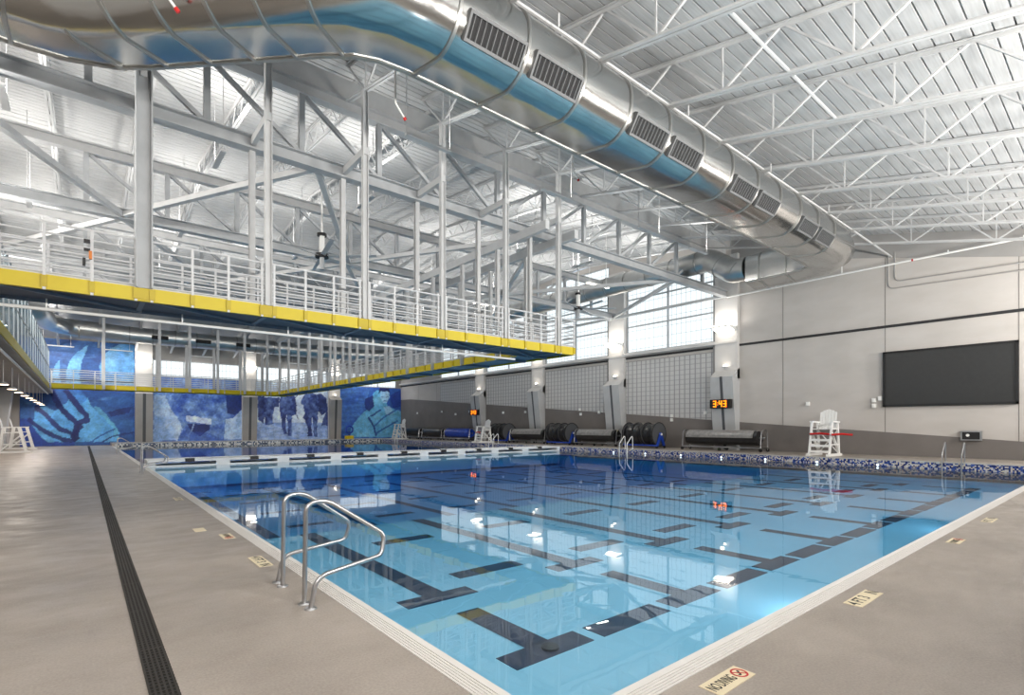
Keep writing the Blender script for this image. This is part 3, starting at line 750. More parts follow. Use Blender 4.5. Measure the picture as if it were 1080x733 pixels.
# ------------------------------------------------------------------ piers with lamps, clocks and wall lights
def seg_digits(f, text, org, ux, uy, nrm, h):
    """seven-segment digits laid on a plane"""
    W=h*.52; tk=h*.15; org=Vector(org); ux=Vector(ux); uy=Vector(uy); nrm=Vector(nrm)
    S={'3':'abgcd','4':'fgbc'}
    def seg(x0,x1,y0,y1):
        vs=[org+ux*a+uy*b+nrm*c for c in (0,.012) for a,b in ((x0,y0),(x1,y0),(x1,y1),(x0,y1))]
        f.add(vs,[(3,2,1,0),(4,5,6,7),(0,1,5,4),(1,2,6,5),(2,3,7,6),(3,0,4,7)])
    x=0
    for ch in text:
        if ch==':':
            seg(x+.0,x+tk*.8,h*.28,h*.4); seg(x+.0,x+tk*.8,h*.62,h*.74); x+=tk*1.7; continue
        for s in S[ch]:
            if s=='a': seg(x,x+W,h-tk,h)
            if s=='d': seg(x,x+W,0,tk)
            if s=='g': seg(x,x+W,h/2-tk/2,h/2+tk/2)
            if s=='f': seg(x,x+tk,h/2,h)
            if s=='b': seg(x+W-tk,x+W,h/2,h)
            if s=='c': seg(x+W-tk,x+W,0,h/2)
            if s=='e': seg(x,x+tk,0,h/2)
        x+=W+h*.2
    return f
def light(name,loc,rot,size,energy,col=(1,.96,.9),shape='RECTANGLE',sy=None):
    la=bpy.data.lights.new(name,'AREA'); la.shape=shape; la.size=size; la.energy=energy; la.color=col
    if shape=='RECTANGLE': la.size_y=sy or size
    o=bpy.data.objects.new(name,la); link(o); o.location=loc; o.rotation_euler=rot; return o
WHERE=['nearest the big screen','second from the big screen','third from the big screen','fourth from the big screen']
E_UP=520; UPK=.135
def floodlight(x,y,z,label,e):
    t=thing('floodlight',label,'lamp',(x,y,z-.12),'small warm lamps on top of the piers')
    f=MB(); f.bar((x,y,z-.14),(x,y,z-.02),.05); f.box(x-.1,x+.1,y-.12,y+.12,z-.05,z+.02); part('lamp_body',f,m_steel2,t)
    f=MB(); f.disc((x,y,z+.02),(0,0,1),.1,.1,14,.05); part('lens',f,m_lamp,t)
    la=bpy.data.lights.new('pier_lamp','POINT'); la.energy=1.6; la.color=(1,.86,.68); la.shadow_soft_size=.12
    o=bpy.data.objects.new('pier_lamp',la); link(o); o.parent=t; o.location=e
for i,y in enumerate((15.2,23.2,31.3,39.3)):
    t=thing('concrete_pier','grey leaning concrete pier on the right wall, '+WHERE[i],'pier',(XR-.3,y,ZD),'leaning piers on the right wall')
    f=MB(); f.prism([(XR-.35,ZD),(XR,ZD),(XR,4.95),(XR-.85,4.4),],'y',y-.68,y+.68); part('pier_body',f,m_pier,t)
    f=MB(); f.add([(XR-.352,y+.08,ZD+.01),(XR-.352,y-.08,ZD+.01),(XR-.862,y-.08,4.405),(XR-.862,y+.08,4.405),(XR-.32,y+.08,ZD+.01),(XR-.32,y-.08,ZD+.01),(XR-.82,y-.08,4.43),(XR-.82,y+.08,4.43)],
        [(0,1,2,3),(7,6,5,4),(0,4,5,1),(1,5,6,2),(2,6,7,3),(3,7,4,0)]); part('slot',f,m_pierd,t,'dark vertical slot')
    floodlight(XR-.4,y,5.0,'small warm glowing lamp on top of the leaning pier '+WHERE[i],(-.25,0,.42))
    # linear wall light above
    t=thing('wall_light','white linear wall light on the pale column '+WHERE[i],'wall light',(XR-.5,y,7.1),'linear lights on the window wall columns')
    f=MB(); f.prism([(XR-.26,7.05),(XR-.26,7.3),(XR-.95,7.3),(XR-.95,7.22)],'y',y-.6,y+.6); part('housing',f,m_white,t)
    f=MB(); f.box(XR-.93,XR-.3,y-.57,y+.57,7.3,7.325); part('diffuser',f,m_lamp,t)
    f=MB(); f.add([(XR-.27,y-.5,7.035),(XR-.27,y+.5,7.035),(XR-.9,y+.5,7.19),(XR-.9,y-.5,7.19)],[(0,1,2,3)]); part('underside_diffuser',f,m_lamp,t)
    o=light('wall_lamp',(XR-.75,y,7.36),(PI,.5,0),.3,E_UP*.03,sy=1.1)
# big clocks on two piers
for y,wh in ((15.2,'near'),(39.3,'far')):
    t=thing('digital_clock','black digital clock showing orange 3:43 on the %s leaning right wall pier'%('nearest' if wh=='near' else 'farthest'),'clock',(XR-.75,y,2.95),'orange digital clocks')
    f=MB(); f.box(XR-.98,XR-.62,y-.62,y+.62,2.3+.65,2.3+1.15) if 0 else f.box(XR-.93,XR-.71,y-.62,y+.62,2.62,3.12); part('clock_case',f,m_blackm,t)
    f=MB(); seg_digits(f,'3:43',(XR-.932,y+.42,2.69),(0,-1,0),(0,0,1),(-1,0,0),.36); part('digits',f,m_orange,t,'glowing orange 3:43 digits')
# far wall pillars: wall lights and pier lamps
FW=['beside the leftmost mural','between the second and third murals','between the third and rightmost murals']
for i,x in enumerate(FP[1:]):
    t=thing('concrete_pier','grey slotted concrete pier on the mural wall, '+FW[i],'pier',(x,YF-.5,ZD),'piers on the mural wall')
    f=MB(); f.prism([(YF-.55,ZD),(YF-.3,ZD),(YF-.3,4.75),(YF-.85,4.4)],'x',x-.62,x+.62); part('pier_body',f,m_sofit,t)
    f=MB(); f.add([(x-.11,YF-.552,ZD),(x+.11,YF-.552,ZD),(x+.11,YF-.862,4.4),(x-.11,YF-.862,4.4),(x-.11,YF-.5,ZD),(x+.11,YF-.5,ZD),(x+.11,YF-.8,4.42),(x-.11,YF-.8,4.42)],
        [(0,1,2,3),(7,6,5,4),(0,4,5,1),(1,5,6,2),(2,6,7,3),(3,7,4,0)]); part('slot',f,m_pierd,t,'dark vertical slot')
    floodlight(x,YF-.5,4.86,'small warm lamp on top of the mural wall pier '+FW[i],(0,-.25,.42))
    t=thing('wall_light','white linear wall light on the mural wall column '+FW[i],'wall light',(x,YF-.6,7.1),'linear lights on the mural wall columns')
    f=MB(); f.prism([(YF-.3,7.05),(YF-.3,7.3),(YF-.95,7.3),(YF-.95,7.22)],'x',x-.6,x+.6); part('housing',f,m_white,t)
    f=MB(); f.box(x-.57,x+.57,YF-.93,YF-.33,7.3,7.325); part('diffuser',f,m_lamp,t)
    f=MB(); f.add([(x-.5,YF-.31,7.035),(x+.5,YF-.31,7.035),(x+.5,YF-.9,7.19),(x-.5,YF-.9,7.19)],[(0,1,2,3)]); part('underside_diffuser',f,m_lamp,t)
    o=light('wall_lamp',(x,YF-.8,7.36),(PI+.5,0,0),1.1,E_UP*.03,sy=.3)

# slim uplights added as fill, level with the bottom chords, halfway between the trusses
TN=['nearest truss bay','middle truss bay','farthest truss bay']
for r,y in enumerate((19.0,27.2,35.2)):
    for j,x in enumerate((-1.6,3.4,8.4,16.6,20.6,25.6)):
        t=thing('added_uplight','slim grey lamp added in the %s, %s from the window wall'%(TN[r],ORD[5-j]),'added_uplight',(x,y,10.2),'added uplights between the trusses')
        f=MB(); f.box(x-.08,x+.08,y-.7,y+.7,10.2,10.28); f.bar((x,y-.68,10.28),(x,y-.68,zdeck(y)-.1),.02); f.bar((x,y+.68,10.28),(x,y+.68,zdeck(y)-.1),.02); part('housing',f,m_steel,t)
        light('added_uplight_lamp',(x,y,10.3),(PI,0,0),.14,E_UP*UPK,sy=1.0)
for j,(x,y) in enumerate(((20.2,27.2),(22.3,19.4))):
    t=thing('linear_light','white linear lamp hanging in front of the big windows, '+('farther one' if j==0 else 'nearer one'),'hanging light',(x,y,9.4),'linear lamps hanging by the windows')
    f=MB(); f.box(x-.9,x+.9,y-.1,y+.1,9.5,9.58)
    for s in (-.7,.7): f.bar((x+s,y,9.58),(x+s,y,zdeck(y)-.1),.02)
    part('housing',f,m_white,t)
    f=MB(); f.box(x-.88,x+.88,y-.08,y+.08,9.485,9.5); part('diffuser',f,m_lamp,t)
    light('linear_lamp',(x,y,9.47),(0,0,0),1.7,90,sy=.15)
for j,x in enumerate((7.3,12.2,17.3,20.9)):  # uplights added to lift the dark zone behind the duct
    t=thing('added_uplight','slim added lamp between shiny duct and nearest truss, %s from the big screen'%ORD[3-j],'added_uplight',(x,12.4,9.3),'added uplights behind the shiny duct')
    f=MB(); f.box(x-.7,x+.7,12.33,12.47,9.3,9.37); f.bar((x-.68,12.4,9.37),(x-.68,12.4,zdeck(12.4)-.1),.02); f.bar((x+.68,12.4,9.37),(x+.68,12.4,zdeck(12.4)-.1),.02); part('housing',f,m_steel,t)
    light('added_uplight_lamp',(x,12.4,9.39),(PI-.2,0,0),1.0,E_UP*.06,sy=.12)
# linear lights added high on the left wall, out of view, to brighten walkways
for j,y in enumerate((15.2,23.2,31.3,39.3,46.5)):
    t=thing('wall_light','added white linear light high on the left wall above the gallery, %s from the near end'%ORD[j],'wall light',(XL+.3,y,8.0),'added linear lights on the left wall')
    f=MB(); f.prism([(XL,7.95),(XL,8.2),(XL+.5,8.2),(XL+.5,8.12)],'y',y-.8,y+.8); part('housing',f,m_white,t)
    f=MB(); f.box(XL+.05,XL+.47,y-.77,y+.77,8.2,8.22); part('diffuser',f,m_lamp,t)
    d_=Vector((1,.35 if j in(0,4) else .8,-.2)); light('wall_lamp',(XL+.55,y,8.3),d_.to_track_quat('-Z','Y').to_euler(),1.5,E_UP*.7,sy=.5)
# lights added to the wall behind the camera, shining up along the near roof
for j,x in enumerate((-1.5,4,9.5,15,20.5,26)):
    t=thing('wall_light','added white linear light on the wall behind the near deck, %s from the big screen'%ORD[5-j],'wall light',(x,YN+.3,4.2),'added linear lights on the near wall')
    f=MB(); f.prism([(YN,4.15),(YN,4.4),(YN+.5,4.4),(YN+.5,4.32)],'x',x-.9,x+.9); part('housing',f,m_white,t)
    f=MB(); f.box(x-.87,x+.87,YN+.05,YN+.47,4.4,4.42); part('diffuser',f,m_lamp,t)
    light('wall_lamp',(x,YN+.55,4.6),(PI-1.0,0,0),1.7,E_UP*.95,sy=.5)
for j,x in enumerate((-1.5,2.2,8.2,16.7,25)):  # lamp bars added to brighten the murals and far wall
    t=thing('added_wash_light','added slim white lamp bar high in front of the mural wall, %s from the left'%ORD[j],'added wash light',(x,53.2,7.7),'added lamp bars washing the mural wall')
    f=MB(); f.box(x-1,x+1,53.1,53.25,7.75,7.83); f.bar((x-.8,53.18,7.83),(x-.8,53.18,zdeck(53.2)),.02); f.bar((x+.8,53.18,7.83),(x+.8,53.18,zdeck(53.2)),.02); part('housing',f,m_white,t)
    light('added_wash_lamp',(x,53.18,7.73),(.25,0,0),2,E_UP*.11,sy=.12)
# ------------------------------------------------------------------ big screen and small wall things
t=thing('scoreboard_screen','large dark blank video screen in a black frame on the right wall','screen',(XR-.2,5.35,2.5))
f=MB()
y0,y1,za,zc=3.08,7.62,2.5,5.03
f.box(XR-.18,XR,y0,y1,za,za+.09); f.box(XR-.18,XR,y0,y1,zc-.09,zc); f.box(XR-.18,XR,y0,y0+.09,za,zc); f.box(XR-.18,XR,y1-.09,y1,za,zc); part('frame',f,m_blackm,t)
f=MB(); f.box(XR-.13,XR-.02,y0+.05,y1-.05,za+.05,zc-.05); part('display',f,m_screen,t)
t=thing('control_box','small metal control box mounted low on the wall under the big screen','control box',(XR-.1,4.5,.9))
f=MB(); f.box(XR-.16,XR,4.18,4.86,1.0,1.4); part('box_case',f,m_plate,t)
f=MB(); f.box(XR-.18,XR-.16,4.24,4.8,1.05,1.35); part('front_panel',f,m_blackm,t)
f=MB(); f.disc((XR-.18,4.62,1.22),(-1,0,0),.06,.015,14); part('dial',f,m_white,t)
SN=[('small white wall sensor left of the white lifeguard chair under the bare wall',10.9,2.65),('upper small white box of a pair left of the big screen',8.0,2.72),('lower small white box of a pair left of the big screen',8.0,2.46),('small white sensor just left of the big screen corner',7.75,2.8),
 ('small white sensor left of the nearest leaning pier',16.6,2.3),('upper white box of a pair between the first two leaning piers',18.9,2.15),('lower white box of a pair between the first two leaning piers',18.9,1.9),
 ('small white sensor left of the second leaning pier',24.9,2.5),('upper white box of a pair between the second and third piers',26.8,2.75),('lower white box of a pair between the second and third piers',26.7,2.4),
 ('small white sensor left of the third leaning pier',33.0,2.7),('white box between the third and fourth piers',36,2.7),('small white sensor left of the fourth leaning pier',41.2,2.9),('white sensor above the blue rolled cover',43.6,2.7),('white sensor above the farthest black cover',46.2,3.0),('white sensor beside the rightmost mural',51.3,2.95)]
for lb,y,z in SN:
    f=MB(); f.box(XR-.12,XR,y-.08,y+.08,z,z+.2); f.box(XR-.15,XR-.12,y-.055,y+.055,z+.03,z+.14); single('wall_sensor',f,m_white,lb,'sensor','small white boxes on the right wall')

# ------------------------------------------------------------------ rolled covers and lane reels along the right wall
def cover(ya,yb,x,label,mat,two=None):
    t=thing('rolled_pool_cover',label,'pool cover',(x,(ya+yb)/2,ZD),'rolled covers along the right wall')
    zc=ZD+.72
    f=MB(); f.smooth=True
    n=40; sec=[]
    for i in range(n):
        a=2*PI*i/n; rr=.4+.018*math.sin(3*a+1)+.012*math.sin(7*a)
        sec.append((rr*math.cos(a),rr*math.sin(a)*.95))
    f.sweep((x,ya+.35,zc),(x,yb-.25,zc),sec); part('cover_roll',f,mat,t)
    f=MB(); f.smooth=True
    arc=[(.43*math.cos(math.radians(a)),.42*math.sin(math.radians(a))) for a in range(0,181,12)]+[(.41*math.cos(math.radians(a)),.40*math.sin(math.radians(a))) for a in range(180,-1,-12)]
    f.sweep((x,ya+.55,zc+.01),(x,yb-.32,zc+.01),arc); part('cover_sheet',f,two or m_coverg,t,'paler top sheet')
    for y,s in ((ya+.12,1),(yb-.1,-1)):
        f=MB(); f.ptube(fillet([(x-.42,y,ZD+.05),(x-.32,y,ZD+1.15),(x+.32,y,ZD+1.15),(x+.42,y,ZD+.05)],.3),.03,8); f.tube((x-.42,y,ZD+.2),(x+.42,y,ZD+.2),.025,8); part('stand',f,m_chrome,t)
        f=MB(); f.tube((x,y-.02,zc),(x,y+s*.5,zc),.06,10); part('axle',f,m_chrome,t)
    f=MB(); f.tube((x-.42,ya+.1,ZD+.2),(x-.42,yb-.1,ZD+.2),.03,8); f.tube((x+.42,ya+.1,ZD+.2),(x+.42,yb-.1,ZD+.2),.03,8); part('base_rail',f,m_chrome,t)
    for y in (ya+.12,(ya+yb)/2,yb-.1):
        for xx in (x-.42,x+.42):
            f=MB(); f.disc((xx-.03,y,ZD+.09),(1,0,0),.09,.06,14); part('caster',f,m_blackm,t)
cover(12.5,17.3,27.65,'black rolled pool cover on a metal stand nearest the lifeguard chair by the big screen',m_black)
cover(21.9,25.9,27.5,'black rolled pool cover between the two nearest lane rope reels',m_black)
cover(28.8,33.2,27.5,'black rolled pool cover between the second and third lane rope reels',m_black)
cover(38.8,43.3,27.5,'bright blue rolled pool cover under the farthest clock',m_coverb,m_coverb)
cover(43.6,47.6,27.5,'black rolled pool cover just left of the blue one',m_black,m_black)
cover(48,52,27.5,'black rolled pool cover closest to the mural wall',m_black,m_black)
def reel(ya,yb,x,label):
    t=thing('lane_rope_reel',label,'reel',(x,(ya+yb)/2,ZD),'lane rope reels along the right wall')
    zc=ZD+.86; R=.72
    # wound ropes: bulging windings
    f=MB(); f.smooth=True; n=28; L_=yb-ya-.5; rows=[]
    m=26
    for j in range(m+1):
        s=j/m; rr=R*.86+.05*math.sin(s*PI*7)+.03*math.sin(s*31)
        rows.append((ya+.25+s*L_,rr))
    vs=[];fs=[]
    for (y,rr) in rows:
        vs+=[(x+rr*math.cos(2*PI*i/n),y,zc+rr*math.sin(2*PI*i/n)) for i in range(n)]
    for j in range(m):
        for i in range(n): fs.append((j*n+i,j*n+(i+1)%n,(j+1)*n+(i+1)%n,(j+1)*n+i))
    fs+= [tuple(range(n)),tuple(range(m*n,m*n+n))]
    f.add(vs,fs); part('wound_ropes',f,m_black,t)
    for k,s in enumerate((.0,.36,.68,1.0)):
        y=ya+.22+s*(L_+.06)-.02
        f=MB(); f.disc((x,y,zc),(0,1,0),R,.035,36); fl=part('flange',f,m_pierd,t)
        f=MB(); f.smooth=True; nn=36
        f.path([(x+R*math.cos(2*PI*i/nn),y+.017,zc+R*math.sin(2*PI*i/nn)) for i in range(nn+1)],[(.035*math.cos(2*PI*i/8),.035*math.sin(2*PI*i/8)) for i in range(8)]); part('rim',f,m_blackm,fl)
    for y in (ya+.1,yb-.1):
        f=MB(); f.prism([(x-.45,ZD+.14),(x-.3,ZD+.14),(x-.0,zc-.25),(x+.3,ZD+.14),(x+.45,ZD+.14),(x+.07,zc+.1),(x-.07,zc+.1)],'y',y-.035,y+.035); part('stand',f,m_blue,t,'blue A-shaped stand')
        f=MB(); f.disc((x,y-.08,zc),(0,1,0),.07,.16,14); part('hub_cap',f,m_white,t)
    f=MB(); f.bar((x-.4,ya+.1,ZD+.18),(x-.4,yb-.1,ZD+.18),.08); f.bar((x+.4,ya+.1,ZD+.18),(x+.4,yb-.1,ZD+.18),.08); part('base_frame',f,m_blue,t)
    for y in (ya+.1,yb-.1):
        for xx in (x-.4,x+.4):
            f=MB(); f.disc((xx-.03,y,ZD+.08),(1,0,0),.08,.06,14); part('caster',f,m_blackm,t)
reel(18.7,21.4,27.4,'big black lane rope reel on a blue stand nearest the big screen')
reel(26.1,28.6,27.4,'black lane rope reel on a blue stand, second from the big screen')
reel(33.3,35.6,27.4,'black lane rope reel on a blue stand farthest from the big screen')

# ------------------------------------------------------------------ lifeguard chairs
def guard_chair(loc,rotz,label,h=2.15,red=False,skip_back=False):
    """faces +X in its own frame; built at the origin then placed"""
    t=thing('lifeguard_chair',label,'lifeguard chair',(0,0,0),'white lifeguard chairs')
    s=h/2.15; hs=1.25*s
    b=.5; 
    for yy in (-.42,.42):
        f=MB(); f.bar((.55*s+.1,yy,0),(.3,yy,hs+.32),.12,.075); part('front_leg',f,m_white,t)
        f=MB(); f.bar((-.55,yy,0),(-.36,yy,hs+.3),.12,.075); part('rear_leg',f,m_white,t)
        f=MB(); f.box(-.75,.85,yy-.07,yy+.07,0,.1); part('skid',f,m_white,t)
        f=MB(); f.bar((-.45,yy,hs+.3),(.4,yy,hs+.32),.15,.06); part('armrest',f,m_white,t)
        f=MB(); f.bar((-.5,yy,.15),(.42,yy,hs-.12),.1,.05); part('side_brace',f,m_white,t)
        f=MB(); f.bar((-.5,yy,.52*s),(.5,yy,.52*s),.11,.05); part('side_rail',f,m_white,t)
    for k in range(4):
        z=.2+k*(hs-.2)/4; x=.62*s+.04-(z/hs)*.28
        f=MB(); f.box(x-.06,x+.06,-.44,.44,z-.05,z+.05); part('step',f,m_white,t)
    f=MB(); f.bar((-.5,-.4,.12),(-.4,.4,hs-.1),.07,.04); f.bar((-.5,.4,.12),(-.4,-.4,hs-.1),.07,.04); part('rear_brace',f,m_white,t)
    f=MB(); f.box(-.42,.34,-.42,.42,hs-.04,hs); part('seat',f,m_white,t)
    if not skip_back:
        for k in range(6):
            y=-.3+k*.12; top=hs+.74+.16*math.cos((y)/.36*PI/2)
            f=MB(); f.prism([(y-.052,hs),(y+.052,hs),(y+.052,top-.0+.02*(1 if k<3 else -1)),(y-.052,top-.02*(1 if k<3 else -1))],'x',-.38,-.35)
            f.v=[(v[0]-.22*(v[2]-hs),v[1],v[2]) for v in f.v]; part('back_slat',f,m_white,t)
        f=MB(); f.box(-.42,-.38,-.36,.36,hs+.1,hs+.18); part('back_rail',f,m_white,t)
    t.location=loc; t.rotation_euler=(0,0,rotz); return t
def rescue_tube(loc,rotz,label,Lg=1.1):
    f=MB(); f.smooth=True
    pts=[(-Lg/2,0,0),(-Lg/2+.06,0,0),(0,0,.03),(Lg/2-.06,0,0),(Lg/2,0,0)]
    f.path(pts,[(.075*math.cos(2*PI*i/10),.05*math.sin(2*PI*i/10)) for i in range(10)])
    o=bpy.data.objects.new('rescue_tube',mesh('rescue_tube',f,m_red)); link(o); o.location=loc; o.rotation_euler=(0,0,rotz); ORG[o]=Vector(loc)
    return tag(o,label,'rescue tube')
guard_chair((26.55,9.35,ZD),PI,'tall white lifeguard chair with red rescue tubes left of the big screen',2.15)
rescue_tube((25.98,9.35,ZD+1.0),PI/2,'red rescue tube lying across the front of the tall lifeguard chair by the big screen',.8)
rescue_tube((26.15,8.5,ZD+.98),PI/2+.5,'red rescue tube sticking out right of the tall lifeguard chair by the big screen',.8)
guard_chair((25.8,35.0,ZD),PI,'white lifeguard chair standing in front of the farthest clock pier',1.75)
rescue_tube((25.28,35.0,ZD+.84),PI/2,'short red rescue tube on the lifeguard chair below the farthest clock',.5)
guard_chair((26.2,50.6,ZD),PI,'white lifeguard chair in the corner in front of the rightmost mural',2.15)
guard_chair((-3.25,43.2,0),0,'white lifeguard chair at the left edge nearest the camera on the left deck',2.1)
guard_chair((-3.3,49.6,0),0,'white lifeguard chair beside the leftmost mural, behind the other left one',2.1)

# ------------------------------------------------------------------ grab rails
def grab(y,s,px=PX0,m=1,zd=0):
    """one figure-four rail: post on the deck, arch, nose over the water, return leg"""
    x0=px-m*.42
    def X(d): return x0+m*d
    pts=[(X(0),y,zd),(X(.015),y,zd+.90),(X(.2),y,zd+.92),(X(.735),y-s*.09,zd+.545),(X(.69),y-s*.12,zd+.355),(X(.05),y-s*.17,zd+.27),(X(.0),y-s*.17,zd)]
    return fillet(pts,{1:.13,2:.25,3:.11,4:.08,5:.16},7)
def grab_pair(y1,y2,label,group):
    t=thing('pool_grab_rail',label,'grab rail',(PX0-.42,(y1+y2)/2,0),group)
    for y,s in ((y1,1),(y2,-1)):
        p=grab(y,s); f=MB(); f.ptube(p,.021,12); r=part('rail_tube',f,m_chrome,t)
        for q in (p[0],p[-1]):
            f=MB(); f.disc((q.x,q.y,0.0),(0,0,1),.055,.014,20,.045); part('base_flange',f,m_chrome,r)
grab_pair(4.80,5.46,'pair of bent stainless grab rails at the near left pool edge','stainless grab rails on the left edge')
grab_pair(21.3,21.9,'pair of stainless grab rails on the left edge just before the bulkhead','stainless grab rails on the left edge')
grab_pair(37.2,37.8,'pair of stainless grab rails on the left edge beyond the bulkhead','stainless grab rails on the left edge')
def ladder(y,label,mat):
    t=thing('pool_ladder_rail',label,'ladder rail',(PX1+.35,y,ZD),'ladder rails on the window side edge')
    for yy in (y-.28,y+.28):
        p=fillet([(PX1+.42,yy,ZD),(PX1+.40,yy,ZD+.84),(PX1-.12,yy,ZD+.32),(PX1-.14,yy,-.2)],{1:.1,2:.12},6)
        f=MB(); f.ptube(p,.024,10); r=part('rail_tube',f,mat,t)
        f=MB(); f.disc((PX1+.42,yy,ZD),(0,0,1),.06,.015,16); part('base_flange',f,mat,r)
ladder(4.45,'pair of stainless ladder rails on the mosaic edge below the big screen',m_chrome)
ladder(19.6,'pair of white ladder rails in front of the nearest lane rope reel',m_white)
ladder(32.6,'pair of white ladder rails in front of the farthest lane rope reel',m_white)
ladder(48.6,'pair of white ladder rails near the mural wall corner',m_white)

# ------------------------------------------------------------------ tiles with writing on the deck
def txt(body,size,loc,rot,mat,parent,align='LEFT',name='lettering',xs=1):
    cu=bpy.data.curves.new(name,'FONT'); cu.body=body; cu.size=size; cu.align_x=align; cu.align_y='CENTER'; cu.extrude=.0004; cu.offset=size*.012
    tmp=bpy.data.objects.new('tmp',cu); link(tmp); bpy.context.view_layer.update()
    me=bpy.data.meshes.new_from_object(tmp.evaluated_get(bpy.context.evaluated_depsgraph_get())); me.name=name
    bpy.data.objects.remove(tmp); bpy.data.curves.remove(cu)
    me.materials.clear(); me.materials.append(mat); me.transform(Matrix.Diagonal((xs,1,1,1))); o=bpy.data.objects.new(name,me); link(o); o.parent=parent; o.location=loc; o.rotation_euler=(0,0,rot); return o
def tile(cx,cy,L_,rot,kind,label,group):
    t=thing('deck_tile',label,'deck tile',(cx,cy,0),group,rot)
    f=MB(); f.box(-L_/2,L_/2,-.075,.075,-.01,.004)
    o=bpy.data.objects.new('tile_base',mesh('tile_base',f,m_tan)); link(o); o.parent=t
    z=.0048
    if kind=='depth':
        txt('4 FT 3',.14,(-L_/2+.02,0,z),0,m_ink,t,xs=.92)
        txt('IN',.14,(L_/2-.115,.0,z),0,m_ink,t,xs=.8)
    elif kind=='nodive':
        a=txt('NO',.10,(-L_/2+.05,0,z),PI/2,m_ink,t,'CENTER') if 0 else txt('NO',.105,(-L_/2+.015,0,z),0,m_ink,t,xs=.55)
        txt('DIVING',.105,(-L_/2+.118,0,z),0,m_ink,t,xs=.47)
        f=MB(); nn=28
        f.path([(L_/2-.07+.05*math.cos(2*PI*i/nn),.05*math.sin(2*PI*i/nn),z) for i in range(nn+1)],[(-.006,-.0008),(.006,-.0008),(.006,.0008),(-.006,.0008)],caps=False)
        f.bar((L_/2-.105,.035,z),(L_/2-.035,-.035,z),.01,.0016)
        o=bpy.data.objects.new('prohibition_ring',mesh('prohibition_ring',f,m_red)); link(o); o.parent=t; o['label']='red no-diving ring'
        f=MB(); f.disc((L_/2-.055,.018,z-.0004),(0,0,1),.009,.001,10); f.bar((L_/2-.06,.012,z),(L_/2-.085,-.02,z),.012,.001); f.bar((L_/2-.085,-.02,z),(L_/2-.1,-.01,z),.009,.001)
        o=bpy.data.objects.new('diver_figure',mesh('diver_figure',f,m_ink)); link(o); o.parent=t
    return t
GT='cream marking tiles in the pool deck'
tile(3.13,1.655,.43,0,'nodive','cream NO DIVING tile with red ring at the bottom edge of the near deck',GT)
tile(5.60,1.64,.60,0,'depth','cream 4 FT 3 IN depth tile nearest on the right hand deck',GT)
tile(9.38,1.64,.43,0,'nodive','cream NO DIVING tile farther along the right hand deck',GT)
tile(11.9,1.64,.58,0,'depth','cream depth tile farthest along the right hand deck',GT)
tile(1.62,6.64,.55,-PI/2,'depth','cream depth tile just left of the near grab rails',GT)
tile(1.62,8.46,.40,-PI/2,'nodive','cream tile second from the near grab rails on the left deck',GT)
tile(1.62,13.5,.58,-PI/2,'depth','cream depth tile on the left deck farthest toward the bulkhead',GT)
t=tile(1.39,9.25,.30,-PI/2,'blank','plain cream plate set away from the edge of the left deck',GT)

# ------------------------------------------------------------------ pendants over the left deck, left wall piers
PEN=[3.3,12.8,19.7,26,30.8,35,39,41.8,44.3]
for i,px in enumerate(PEN):
    q=(px-540)/548.; X=-2.4; y=X*(.7708-.6372*q)/(.6372+.7708*q)
    z=3.22
    t=thing('pendant_lamp','glowing round pendant lamp under the left gallery, %s from the left'%ORD[i],'pendant lamp',(X,y,z),'row of pendant lamps under the left gallery')
    f=MB(); f.tube((X,y,z+.1),(X,y,4.2),.012,6); part('cord',f,m_white,t)
    f=MB(); f.disc((X,y,z+.02),(0,0,1),.17,.1,20,.08); part('lamp_shade',f,m_steel2,t)
    f=MB(); f.disc((X,y,z),(0,0,1),.155,.025,20); part('diffuser',f,m_lampw,t)
    light('pendant_light',(X,y,z-.02),(0,0,0),.4,24,(1,.9,.8),'DISK')
for y,w in ((39.3,'nearer one'),(47.3,'farther one')):
    t=thing('concrete_pier','grey leaning concrete pier behind the left lifeguard chairs, '+w,'pier',(XL+.3,y,0),'leaning piers on the left wall')
    f=MB(); f.prism([(XL,0),(XL+.3,0),(XL+.8,4.1),(XL,4.1)],'y',y-.6,y+.6); part('pier_body',f,m_pier,t)
f=MB(); f.box(XL,XL+.04,50.5,52.6,.0,2.3); d=struct('door_1',f,m_sofit)
f=MB(); f.box(XL+.04,XL+.1,50.75,50.8,.95,1.2); part('door_handle',f,m_chrome,d)
f=MB(); f.box(XL,XL+.04,41.8,43.2,1.6,2.8); single('wall_poster',f,mottled('poster_blue',(40,70,150),(150,160,200),1.5,.5),'blue poster on the left wall behind the lifeguard chairs','poster')
# ------------------------------------------------------------------ small far items
t=thing('life_ring_stand','blue life ring on a small yellow base beside the pier of the rightmost mural','life ring',(22.0,53.9,ZD))
f=MB(); nn=28; f.smooth=True; f.path([(22.0+.38*math.cos(2*PI*i/nn),53.9,ZD+1.0+.38*math.sin(2*PI*i/nn)) for i in range(nn+1)],[(.09*math.cos(2*PI*i/8),.09*math.sin(2*PI*i/8)) for i in range(8)],caps=False); part('ring',f,m_blue,t)
f=MB(); f.box(21.6,22.4,53.7,54.2,ZD,ZD+.35); part('base',f,m_yellow,t,'yellow base')
f=MB(); f.bar((22,54.0,ZD+.3),(22,54.0,ZD+.8),.08); part('post',f,m_blackm,t)

t=thing('rail_device','small black and orange device strapped to a post of the near walkway railing','device',(.07,13.6,4.75))
f=MB(); f.box(.02,.12,13.56,13.66,5.32,5.38); f.box(.02,.12,13.56,13.66,5.16,5.2); f.box(.0,.05,13.57,13.65,4.85,5.0); part('strap',f,m_blackm,t)
f=MB(); f.box(.1,.15,13.58,13.65,5.0,5.16); part('orange_body',f,M('orange_plastic',(210,120,40),.5),t)
EXPO=0.74
